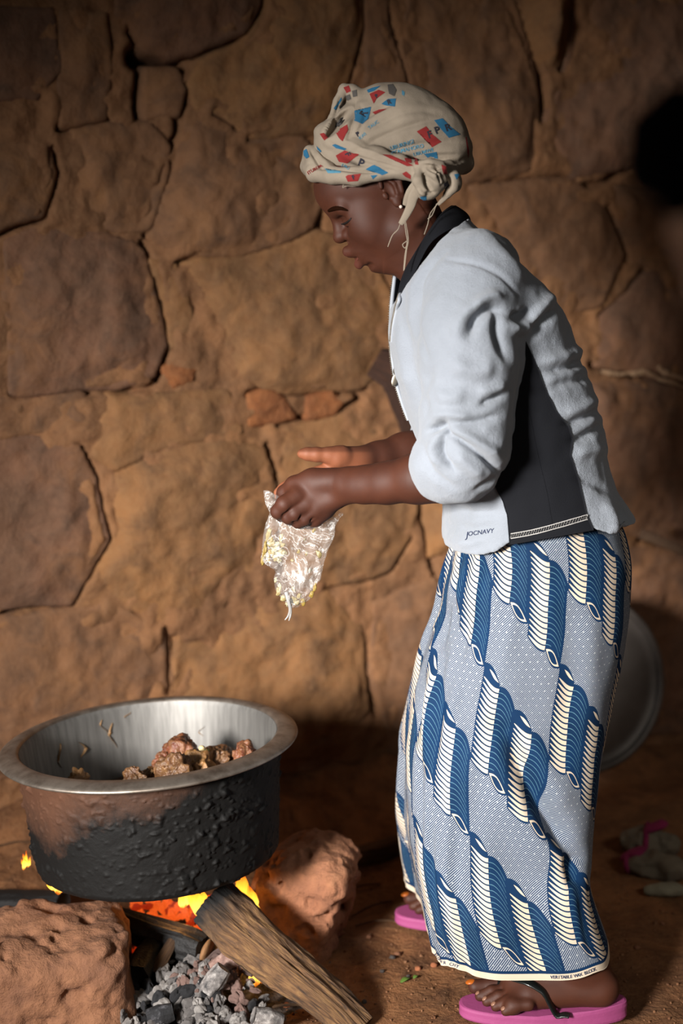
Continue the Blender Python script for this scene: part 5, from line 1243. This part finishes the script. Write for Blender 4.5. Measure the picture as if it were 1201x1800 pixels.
pxc = to_px(CV); CV = CV - vnormals(CV, CQ) * (1.7 * strokes_disp(pxc, FOLDS_SC) * sstep(YC + .02, YC - .02, CV[:, 1]) - .0012 * fbm(CV * 30, 3, 530) - .0022 * fbm(CV * np.array([14, 14, 40]), 2, 531))[:, None]
t = NT('printed_cotton_scarf'); n = t.noise(14, 4, .6); n2 = t.noise(500, 2, .6); t.base(t.ramp(n, [(.3, lin('#827769')), (.7, lin('#948878'))])); t.set(Roughness=.9); t.b.inputs['Specular IOR Level'].default_value = .15; t.bump(n2, .3, .0015); M_SCARF = t.m
scarf = empty('headscarf', tuple(S3(680, 320))); adopt(scarf, person); scarf['label'] = 'cream headscarf printed with red and blue squares and letters, knotted at the ear'
adopt(mesh_obj('scarf_cloth', CV, CQ, M_SCARF), scarf); CB = bvh_of(CV, CQ)
def strip(name, pts, w, mat=M_SCARF, thick=.0012):
    L_ = spline([S3(*p) for p in pts], 40); W_ = np.interp(np.linspace(0, 1, 40), np.linspace(0, 1, len(w)), w) / HS
    v, f = tube_mesh(L_, W_, 12, flat=(1, .28), up=(0, -1, 0)); adopt(mesh_obj(name, v, f, mat), scarf)
strip('scarf_tail', [(741, 322, -.112), (727, 345, -.112), (722, 362, -.111), (712, 382, -.108), (704, 394, -.105)], [9, 9, 7.5, 6, 4])
strip('scarf_tail', [(735, 318, -.112), (722, 336, -.110), (715, 352, -.106), (711, 361, -.104)], [7, 7, 6, 3])
strip('scarf_tail', [(795, 332, -.095), (784, 345, -.10), (770, 360, -.102)], [6, 5, 2.5])
for pts in ([(704, 392, -.104), (700, 403, -.103), (690, 414, -.10), (682, 434, -.098)], [(711, 388, -.107), (714, 410, -.107), (716, 425, -.107), (712, 450, -.106), (710, 476, -.105)], [(713, 388, -.107), (718, 420, -.107), (715, 440, -.107), (711, 474, -.105)], [(715, 424, -.107), (708, 430, -.107), (712, 436, -.107), (716, 430, -.107)], [(770, 358, -.102), (757, 375, -.102), (752, 395, -.102), (746, 412, -.100)], [(768, 358, -.102), (760, 378, -.102), (752, 385, -.102)]):
    v, f = tube_mesh(spline([S3(*p) for p in pts], 40), .0008, 5); adopt(mesh_obj('loose_thread', v, f, M_SCARF), scarf)
for pts in ([(604, 323), (603, 330), (610, 327), (625, 328)], [(611, 327), (603, 327)]):
    v, f = tube_mesh(spline([S3(*p, -.072) for p in pts], 20), .0006, 5); adopt(mesh_obj('loose_thread', v, f, M_SCARF), scarf)
# dark braided hair in the opening
hv = Field(); hv.ell(S3(598, 218, .002), np.array([16, 26, 30]) / HS, rotm(0, .69, 0), .004)
HV, HQ = polygonise(hv, S3(560, 270, 0) + np.array([0, -.07, 0]), S3(650, 170, 0) + np.array([0, .06, 0]), .003)
HV = HV + vnormals(HV, HQ) * (.0025 * np.sin(to_px(HV)[:, 0] * .9 + to_px(HV)[:, 1] * .7))[:, None]
adopt(mesh_obj('hair', HV, HQ, M_HAIR), person)
# print: coloured squares and letters
M_RED = simple('print_red', '#7d1d1c', .9); M_BLUE = simple('print_blue', '#1a5878', .9); M_DARK = simple('print_dark', '#23222c', .9); M_GREY = simple('print_grey', '#4c4844', .9); M_SKY = simple('print_sky', '#4a7f95', .9)
def patch(pts, mat): # polygon in pixels
    pts = np.array(pts, float); c = pts.mean(0); V2 = np.stack([pts[:, 0] - c[0], -(pts[:, 1] - c[1])], -1)
    decal(CB, V2, [tuple(range(len(pts)))], c, 0, mat, 'printed_square', scarf, .0007, lim=3.5)
def letter(ch, c, size, ang, mat=M_DARK, shear=0, off=.0012):
    v2, f2 = text_mesh(ch, size, .55 if len(ch) == 1 else .1); decal(CB, v2, f2, c, math.radians(ang), mat, 'printed_letter', scarf, off, shear, 3.0)
def zp(x, y): return (520 + x / 3.753, 140 + y / 3.753)       # from a 3.75x enlargement
for pts, m in [([(798, 342), (860, 308), (900, 360), (962, 410), (900, 446), (868, 400)], M_RED), ([(912, 268), (968, 256), (1020, 310), (1085, 362), (1010, 384), (960, 330)], M_BLUE), ([(845, 490), (930, 476), (938, 522), (870, 515)], M_BLUE),
               ([(265, 500), (325, 466), (372, 482), (420, 492), (340, 552), (285, 540)], M_RED), ([(462, 592), (520, 560), (612, 615), (572, 630), (520, 612)], M_BLUE), ([(240, 432), (262, 424), (338, 456), (318, 466), (268, 452)], M_BLUE), ([(330, 640), (345, 630), (432, 622), (410, 668), (345, 672)], M_RED), ([(495, 632), (542, 628), (510, 656)], M_BLUE), ([(160, 358), (185, 352), (214, 385), (190, 402)], M_RED),
               ([(570, 495), (625, 498), (780, 568), (735, 572), (660, 530)], M_RED), ([(715, 520), (760, 515), (765, 552), (730, 548)], M_RED), ([(702, 618), (730, 606), (762, 632), (760, 656), (725, 640)], M_RED), ([(776, 512), (800, 520), (812, 562), (790, 560)], M_RED), ([(52, 470), (72, 458), (92, 512), (72, 522), (55, 500)], M_BLUE), ([(140, 438), (172, 470), (165, 480), (145, 462)], M_BLUE),
               ([(390, 205), (430, 212), (498, 180), (478, 262), (440, 294), (388, 272)], M_BLUE), ([(488, 95), (548, 68), (592, 85), (535, 125), (515, 160)], M_RED), ([(470, 70), (505, 55), (560, 42), (520, 75), (480, 88)], M_BLUE), ([(565, 160), (610, 128), (662, 126), (655, 180), (600, 172)], M_BLUE), ([(505, 215), (548, 198), (600, 196), (525, 232)], M_RED), ([(605, 35), (640, 30), (665, 70), (650, 112), (615, 95)], M_GREY), ([(315, 52), (350, 40), (366, 78), (335, 88)], M_RED),
               ([(320, 108), (360, 96), (368, 128), (345, 140)], M_GREY), ([(372, 75), (402, 68), (408, 110), (380, 116)], M_GREY), ([(250, 190), (300, 115), (302, 135), (262, 202)], M_BLUE), ([(262, 345), (340, 296), (345, 330), (310, 408), (285, 385)], M_RED), ([(960, 560), (990, 575), (1000, 620), (975, 628)], M_RED), ([(975, 690), (1000, 668), (1015, 700), (985, 730)], M_DARK), ([(820, 770), (862, 766), (862, 792), (835, 795)], M_BLUE), ([(1045, 625), (1085, 620), (1060, 660)], M_BLUE), ([(190, 585), (225, 612), (300, 605), (298, 616), (215, 618)], M_SKY), ([(700, 70), (720, 85), (715, 110), (700, 100)], M_SKY), ([(1118, 380), (1126, 380), (1142, 470), (1138, 520)], M_RED)]:
    patch([zp(*p) for p in pts], m)
letter('F', zp(884, 364), 17, 20); letter('P', zp(932, 336), 17, 20); letter('R', zp(1003, 318), 17, 20)
letter('F', zp(345, 492), 13, -62); letter('P', zp(432, 552), 20, -22); letter('R', zp(450, 226), 17, 62); letter('F', zp(382, 645), 9, 30); letter('P', zp(535, 112), 9, 30); letter('R', zp(618, 150), 11, 20); letter('P', zp(410, 362), 11, 30)
letter('UBURINGI', zp(700, 430), 9.5, 17, M_SKY); letter("W'AMAHORO", zp(735, 462), 9.5, 13, M_SKY); letter('UBUMWE', zp(842, 478), 8.5, 14, M_SKY); letter('KWI', zp(440, 375), 8, 40, M_SKY); letter('TAUC', zp(512, 300), 8, 36, M_SKY); letter('ITUBERA', zp(130, 592), 7.5, 28, M_RED); letter('URU', zp(330, 575), 7.5, -30, M_SKY)
# ================================================================== PLASTIC BAG WITH CHOPPED GARLIC
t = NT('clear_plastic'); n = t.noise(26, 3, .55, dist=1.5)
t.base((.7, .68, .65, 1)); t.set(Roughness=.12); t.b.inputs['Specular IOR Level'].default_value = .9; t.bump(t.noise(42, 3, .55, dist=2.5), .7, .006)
tr = t.new('ShaderNodeBsdfTransparent'); mx = t.new('ShaderNodeMixShader'); cl = t.ramp(t.math('ABSOLUTE', t.math('SUBTRACT', t.noise(17, 3, .55, dist=2.6), .5)), [(.0, (.5, .5, .5)), (.035, (0, 0, 0))]); n = t.math('ADD', n, cl); t.link(t.ramp(n, [(.35, (.05, .05, .05)), (.68, (.16, .16, .16)), (1.0, (.55, .55, .55))]), mx.inputs[0]); t.link(tr.outputs[0], mx.inputs[1]); t.link(t.b.outputs[0], mx.inputs[2]); t.link(mx.outputs[0], t.out.inputs[0])  # thin pale opaque lines stand in for highlights on the crinkles
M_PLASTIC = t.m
BR = np.array([(862, 463, 472, 2), (872, 464, 492, 5), (886, 468, 540, 8), (900, 474, 598, 10), (912, 470, 594, 13), (926, 466, 588, 16), (945, 464, 585, 18), (962, 462, 581, 19), (978, 460, 577, 19), (988, 462, 574, 18), (996, 474, 571, 18), (1004, 484, 568, 18), (1016, 482, 563, 18), (1030, 485, 557, 17), (1044, 489, 551, 15), (1056, 497, 542, 12), (1064, 504, 530, 7), (1069, 508, 520, 2)], float)
nb_, mb_ = 170, 96; BR = spline(BR, nb_); ang = np.linspace(0, 2 * np.pi, mb_, endpoint=False); YB = YC - .055
V = np.zeros((nb_, mb_, 3))
for i, (py, xl, xr, hp_) in enumerate(BR):
    c = (xl + xr) / 2; w = (xr - xl) / 2; V[i] = np.array([at(c + w * math.cos(a), py, YB) for a in ang]); V[i][:, 1] += hp_ / HS * np.sin(ang)
q = V.reshape(-1, 3)
rid = lambda s, f, sd: (1 - np.abs(fbm(q * np.array(f), 2, sd))) * s
cr = rid(.012, (38, 38, 13), 601) + rid(.006, (60, 60, 34), 602)
cr = (cr - cr.mean()) * np.repeat(sstep(0, 12, BR[:, 3]), mb_); q = q + np.stack([cr * np.tile(np.cos(ang), nb_) * .5, cr * np.tile(np.sin(ang), nb_) * 1.1, cr * 0], -1)
bag = empty('plastic_bag', tuple(at(520, 960, YB))); tag(bag, 'crumpled clear plastic bag of chopped garlic gripped in the nearer hand', 'plastic bag')
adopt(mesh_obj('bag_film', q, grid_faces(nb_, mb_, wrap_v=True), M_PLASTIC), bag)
M_KNOT = simple('white_plastic', '#8a8885', .35)
for pts in ([(503, 1040, -.066), (507, 1056, -.068), (510, 1070, -.066), (507, 1082, -.064), (501, 1090, -.064)], [(506, 1050, -.066), (510, 1066, -.066), (511, 1080, -.064), (508, 1091, -.064)]):
    v, f = tube_mesh(spline([S3(*p) for p in pts], 30), np.interp(np.linspace(0, 1, 30), [0, .4, 1], [.0035, .0028, .0008]), 8, flat=(1, .4)); adopt(mesh_obj('knotted_corner', v, f, M_KNOT), bag)
M_GAR = [simple('garlic_cream', '#877850', .5, (80, .4, .003)), simple('garlic_yellow', '#7d682c', .5, (80, .4, .003)), simple('garlic_white', '#8f866a', .5, (80, .4, .003))]
GB = [(472, 940, 5, 16, .3, 0), (466, 965, 4, 18, .15, 1), (462, 985, 4, 9, .1, 1), (478, 955, 8, 8, 0, 0), (484, 966, 9, 6, .5, 2), (490, 975, 9, 7, .9, 2), (496, 968, 7, 6, .2, 0), (478, 972, 7, 7, 0, 0), (472, 982, 5, 8, .2, 1), (488, 958, 6, 7, 1, 2), (495, 947, 4, 10, .1, 0), (498, 958, 5, 5, 0, 1), (484, 980, 7, 6, 1.2, 0), (500, 972, 5, 5, .4, 2), (476, 948, 6, 6, .6, 1), (490, 984, 7, 5, .8, 2), (525, 970, 3.5, 5, .5, 1), (561, 974, 4.5, 9, -.3, 0), (552, 933, 3, 4.5, .3, 1), (536, 948, 3, 3, 0, 0), (539, 973, 2.5, 4, .2, 1), (527, 1005, 3.5, 3, 0, 1), (514, 985, 3.5, 3.5, 0, 0), (545, 1002, 4, 4, 0, 2), (554, 1032, 3.5, 9, .2, 1), (548, 1045, 4, 7, .4, 1), (533, 1058, 4.5, 9, -.2, 1), (520, 1060, 7, 6, 0, 0), (510, 1056, 6, 6, .3, 2), (499, 1052, 6, 6, .5, 0), (490, 1040, 5, 8, .1, 0), (492, 1030, 4, 6, 0, 2), (516, 1052, 6, 4, .6, 0), (526, 1048, 4, 7, .5, 0), (517, 1036, 3, 7, -.4, 0), (485, 1020, 3, 6, .2, 2), (535, 920, 2.5, 3, 0, 1), (505, 1062, 5, 4, 0, 2)]
V0, F0 = icosphere(2)
for i, (px_, py_, rx_, ry_, an, mi) in enumerate(GB):
    w_ = np.interp(py_, BR[:, 0], BR[:, 3]) / HS; Vg = V0 * (1 + .5 * fbm(V0 * 1.5 + i, 2, 620 + i))[:, None] * np.array([rx_, 2.0, ry_]) * .85 / HS @ rotm(0, an, 0).T
    o = mesh_obj('garlic_piece', Vg, F0, M_GAR[mi]); o.location = tuple(at(px_, py_, YB - w_ * .45))
    tag(o, ['cream', 'yellow', 'white'][mi] + ' chopped garlic piece ' + ('in the left corner of the bag' if px_ < 503 and py_ < 1000 else 'at the bottom of the bag' if py_ > 1015 else 'alone in the middle of the bag'), 'garlic', 'garlic pieces in the bag')

# ================================================================== THINGS BY THE WALL
def facing(n):   # rotation taking +z to n
    return Vector(n).to_track_quat('Z', 'Y').to_matrix()
M_BASIN = NT('dull_aluminium'); _n = M_BASIN.noise(10, 4, .6); M_BASIN.base(M_BASIN.ramp(_n, [(.3, lin('#4d4743')), (.7, lin('#625c57'))])); M_BASIN.set(Metallic=.35, Roughness=.5); M_BASIN = M_BASIN.m
bc = at(1030, 1202, 3.24); wn = np.array([WN[0] * .95, WN[1] * .95, .16]); Rm = np.array(facing(wn))
basin = empty('metal_tray', tuple(bc)); tag(basin, 'large round dented aluminium tray leaning against the wall behind the skirt', 'tray')
v, f = lathe([(0, .004), (.08, .003), (.17, 0), (.188, -.002), (.196, .006), (.199, .007), (.199, .003), (.19, -.008), (.17, -.006), (0, -.003)], 110)
v = v * (1 + .0) + np.array([0, 0, 1]) * (.004 * fbm(v * 9, 2, 640))[:, None]; mesh_obj('tray_plate', v @ Rm.T, f, M_BASIN, basin)
a = np.linspace(0, 2 * np.pi, 121); rp = np.stack([.204 * np.cos(a), .204 * np.sin(a), .006 + 0 * a], -1) @ Rm.T; v, f = tube_mesh(rp, .010, 12, cap=False, up=tuple(wn)); mesh_obj('rolled_rim', v, f, M_BASIN, basin)
# rag bundles tied with pink cloth
def rag_mat(name, a_, b_):
    t = NT(name); n = t.noise(18, 4, .6); t.base(t.ramp(n, [(.3, lin(a_)), (.7, lin(b_))])); t.set(Roughness=.95); t.bump(t.noise(300, 2, .6), .4, .002); return t.m
M_RAG = rag_mat('grey_rag', '#51483b', '#6d6353'); M_RAGP = rag_mat('pale_rag', '#6c6756', '#86816d'); M_TIE = rag_mat('pink_cloth', '#5f1136', '#7c1a47')
def rag(px0, py0, px1, py1, r, seed, mat, lab, tie=None):
    a_ = ground(px0, py0, r * .8); b_ = ground(px1, py1, r * .8); P = spline([a_, (a_ + b_) / 2 + np.array([0, 0, r * .25]), b_], 50); tt = np.linspace(0, 1, 50)
    R_ = r * (.45 + .6 * np.sin(np.pi * tt) ** .6); v, f = tube_mesh(P, R_, 40, up=(0, 0, 1), flat=(1, .8)); nn = fbm(v * 22, 3, seed) * .35 + (1 - np.abs(fbm(v * 30, 2, seed + 1))) * .35 - .25
    cen = np.repeat(P, 40, 0); v = cen + (v - cen) * (1 + nn)[:, None]; o = empty('rag_bundle', tuple((a_ + b_) / 2 - np.array([0, 0, r * .8]))); adopt(mesh_obj('cloth', v, f, mat), o)
    if tie is not None:
        k = int(tie * 49); ring = v.reshape(50, 40, 3)[k]; ring = P[k] + (ring - P[k]) * 1.06; v2, f2 = tube_mesh(np.concatenate([ring, ring[:2]]), .006, 8, cap=False, up=tuple(P[min(k + 1, 49)] - P[k])); adopt(mesh_obj('tie', v2, f2, M_TIE), o)['label'] = 'bright pink cloth tie'
        top = ring[np.argmax(ring[:, 2])]; vb, fb_ = icosphere(2); adopt(mesh_obj('tie_end', vb * (1 + .4 * fbm(vb * 1.4, 2, seed))[:, None] * np.array([.026, .014, .010]) @ rotm(0, -.4, 0).T + top + np.array([.018, 0, .006]), fb_, M_TIE), o)
    tag(o, lab, 'rag', 'rags on the floor at the right'); return o
rag(1092, 1478, 1196, 1490, .038, 650, M_RAG, 'brown-grey cloth bundle with pink tie, farther of the rags on the floor', .45)
rag(1100, 1520, 1205, 1530, .030, 655, M_RAG, 'grey cloth bundle with a pink tie at its left end, middle of the rags', .06)
rag(1132, 1566, 1204, 1566, .016, 660, M_RAGP, 'pale folded rag nearest the viewer, below the grey bundles')
# timber stub and pale daubed ridges in the wall
def wp(px_, py_, off):
    s_, z_ = wall_sz(px_, py_); return wall_pt(np.array(s_), np.array(z_), np.array(off))
M_TIMBER = wood_mat('red_brown_timber', '#26150c', '#3f2416', '#563622')
v, f, uv = log_mesh([wp(655, 634, .012), wp(690, 660, .035), wp(712, 715, .04), wp(728, 785, .02)], [.065, .09, .085, .06], [.05, .06, .06, .04], 671, 60, 40, .16, up=(.3, -.9, 0))
tag(mesh_obj('timber_stub', v, f, M_TIMBER, uv=uv), 'dark red-brown timber stub sticking out of the wall beside the jacket zip', 'timber')
M_PALE = earth_mat('pale_daub', ['#8d6c52', '#a08063', '#a88a6c', '#86664c', '#b39878'], 6, .5)  # daub colour lightened for the light the ridges catch
for pts, r in (([(1048, 652), (1090, 657), (1130, 655), (1165, 668), (1215, 685)], .007), ([(1150, 642), (1168, 655), (1205, 668)], .006)):
    pts = spline(pts, 24); v, f = tube_mesh([wp(p[0], p[1], .012) for p in pts], r * (1 + .35 * np.sin(np.linspace(0, 17, 24))) * np.sin(np.linspace(.3, 2.9, 24)), 10, flat=(1, .6)); mesh_obj('daub_ridge', v + .003 * fbm(v * 60, 2, 680)[:, None], f, M_PALE, wall)
v, f, uv = log_mesh([at(1128, 938, 3.36), at(1165, 953, 3.36), at(1225, 978, 3.36)], [.026, .024, .022], [.026, .024, .022], 690, 40, 14, .08)
tag(mesh_obj('peeled_pole', v, f, wood_mat('peeled_wood', '#6d4e38', '#94745a', '#a98a6e'), uv=uv), 'pale peeled pole jutting in at the right edge above the tray', 'pole')

# ================================================================== FLOOR LITTER
M_PEB = [simple('pebble_brown', '#7a5138', .85, (40, .5, .004)), simple('pebble_red', '#8f5636', .85, (40, .5, .004)), simple('pebble_dark', '#3a332f', .8, (40, .5, .004))]
PEB = [(699, 1670, 7, 0, 'brown pebble at the foot of the skirt, below the far sandal'), (690, 1678, 6, 2, 'dark pebble left of the brown one below the far sandal'), (735, 1697, 7, 1, 'reddish pebble just left of the skirt hem'), (763, 1694, 7, 1, 'reddish pebble right under the skirt hem corner'), (785, 1692, 6, 2, 'dark blue-grey pebble under the front of the hem'), (649, 1640, 6, 0, 'brown pebble between the far sandal and the reddish hearth stone'), (672, 1705, 5, 2, 'dark pebble in front of the skirt'), (718, 1713, 4, 2, 'small charcoal crumb near the green leaf'), (560, 1745, 6, 1, 'red clay crumb right of the big log'), (505, 1752, 8, 1, 'red clay crumb between ash heap and big log'), (455, 1760, 9, 1, 'flat red clay shard at the right of the ash heap'), (640, 1755, 5, 2, 'dark pebble right of the log end'), (1120, 1660, 6, 0, 'brown pebble on the floor behind the near heel'), (1165, 1625, 5, 0, 'small brown pebble below the rags')]
for i, (px_, py_, r_, mi, lab) in enumerate(PEB):
    g = ground(px_, py_); g[2] = fz(g[0], g[1]) + r_ * .35 / HS
    o = blob('pebble', g, np.array([r_, r_ * .9, r_ * .7]) / HS * 1.0, 700 + i, M_PEB[mi], 2, .25); tag(o, lab, 'pebble', 'pebbles on the floor')
M_LEAF = simple('fresh_leaf', '#4f6a2a', .5)
for pts, w_, lab in (([(704, 1726), (713, 1722), (722, 1718)], .006, 'bright green leaf scrap on the floor before the skirt'), ([(727, 1720), (731, 1717), (735, 1714)], .004, 'tiny green leaf scrap right of the larger one')):
    g = [ground(*p) for p in pts]
    for k, p in enumerate(g): p[2] = fz(p[0], p[1]) + .003 + .003 * (k == 1)
    v, f = tube_mesh(spline(g, 16), w_ * np.sin(np.linspace(.15, 3.0, 16)), 8, up=(0, 0, 1), flat=(1, .15)); tag(mesh_obj('leaf_scrap', v, f, M_LEAF), lab, 'leaf')
# grit: uncountable crumbs of earth
GX_, GF_ = icosphere(0); pr = []
for k in range(1500):
    px_ = rng.uniform(480, 1250) if k % 3 else rng.uniform(-50, 500); py_ = rng.uniform(1480, 1830); g = ground(px_, py_); r_ = rng.uniform(.0008, .0030) * (1.5 if rng.random() < .1 else 1)
    if g[1] > 3.1: continue
    pr.append((g[0], g[1], fz_ if False else 0, r_))
pr = np.array(pr); pr[:, 2] = floor_z(pr[:, 0], pr[:, 1]) + pr[:, 3] * .3
Vg = (GX_[None] * pr[:, 3][:, None, None] * np.random.default_rng(3).uniform(.6, 1.2, (len(pr), 1, 3)) + pr[:, None, :3]).reshape(-1, 3); Fg = (GF_[None] + (np.arange(len(pr)) * len(GX_))[:, None, None]).reshape(-1, 3)
tag(mesh_obj('grit', Vg, Fg, earth_mat('grit_earth', ['#5a3a26', '#7d5438', '#94694a', '#4b2f20', '#a88261'], 30, .4), smooth=False), 'loose crumbs of earth strewn over the floor', kind='stuff').parent = floor

# ================================================================== SECOND PERSON, close to the camera and out of focus
YF = .85; sF = scale_at(330, YF)
def G3(px_, py_, dY=0, r=None):
    p = at(px_, py_, YF + dY); return p if r is None else np.array([*p, r / sF])
p2 = empty('person', (float(G3(1520, 400)[0]), YF, 0)); tag(p2, 'blurred dark-haired person cut off by the right picture edge, close to the viewer', 'person')
f = Field(); hc = G3(1512, 430); f.ell(hc, np.array([.100, .078, .112]), None, .02); f.cone(G3(1500, 520), G3(1500, 850), .052, .056, .03); f.ell(G3(1228, 388), np.array([.016, .02, .013]), None, .03)
zs = float(G3(1480, 850)[2]); x0 = float(G3(1480, 850)[0]) + .045
f.cone((x0, YF - .13, zs - .03), (x0, YF + .13, zs - .03), .055, .055, .04); f.cone((x0, YF, zs - .1), (x0 + .01, YF, .62), .11, .11, .06)
for s_ in (-1, 1):
    f.chain([(x0, YF + s_ * .16, zs - .04, .045), (x0 + .02, YF + s_ * .20, zs - .30, .04), (x0 + .10, YF + s_ * .18, zs - .52, .03), (x0 + .14, YF + s_ * .17, zs - .60, .026)], .03)
    f.chain([(x0 + .01, YF + s_ * .08, .66, .085), (x0 + .02, YF + s_ * .09, .36, .056), (x0, YF + s_ * .09, .06, .036), (x0 + .14, YF + s_ * .10, .035, .028)], .03)
V, Q = polygonise(f, (x0 - .2, YF - .30, -.01), (x0 + .30, YF + .30, zs + .32), .009)
adopt(mesh_obj('body', V, Q, simple('light_skin', '#b08468', .5)), p2)
f = Field(); f.ell(hc + np.array([.012, 0, .022]), np.array([.108, .086, .106]), None, .02); f.ell(G3(1206, 258), np.array([.032, .032, .035]), None, .03); f.cone(G3(1196, 262), G3(1300, 300), .022, .04, .03)
f.ell(hc + np.array([-.02, 0, -.085]), np.array([.095, .10, .075]), None, .02, -1)
V, Q = polygonise(f, hc - np.array([.20, .13, .14]), hc + np.array([.16, .13, .16]), .005); V = V + vnormals(V, Q) * (.004 * fbm(V * 60, 3, 720))[:, None]
adopt(mesh_obj('hair', V, Q, simple('soft_black_hair', '#060505', 1.0, Specular_IOR_Level=.05)), p2)
f = Field(); f.cone((x0, YF - .13, zs - .05), (x0, YF + .13, zs - .05), .062, .062, .05); f.cone((x0, YF, zs - .12), (x0 + .01, YF, .66), .122, .122, .06)
for s_ in (-1, 1): f.chain([(x0, YF + s_ * .16, zs - .05, .054), (x0 + .02, YF + s_ * .20, zs - .28, .05)], .04)
V, Q = polygonise(f, (x0 - .2, YF - .30, .5), (x0 + .24, YF + .30, zs + .1), .010); adopt(mesh_obj('shirt', V, Q, simple('dark_shirt', '#2b2f36', .9)), p2)
f = Field()
for s_ in (-1, 1): f.chain([(x0 + .01, YF + s_ * .075, .66, .10), (x0 + .02, YF + s_ * .09, .36, .072), (x0, YF + s_ * .09, .08, .055)], .04)
V, Q = polygonise(f, (x0 - .2, YF - .25, .0), (x0 + .24, YF + .25, .82), .010); adopt(mesh_obj('trousers', V, Q, simple('dark_trousers', '#24211f', .9)), p2)
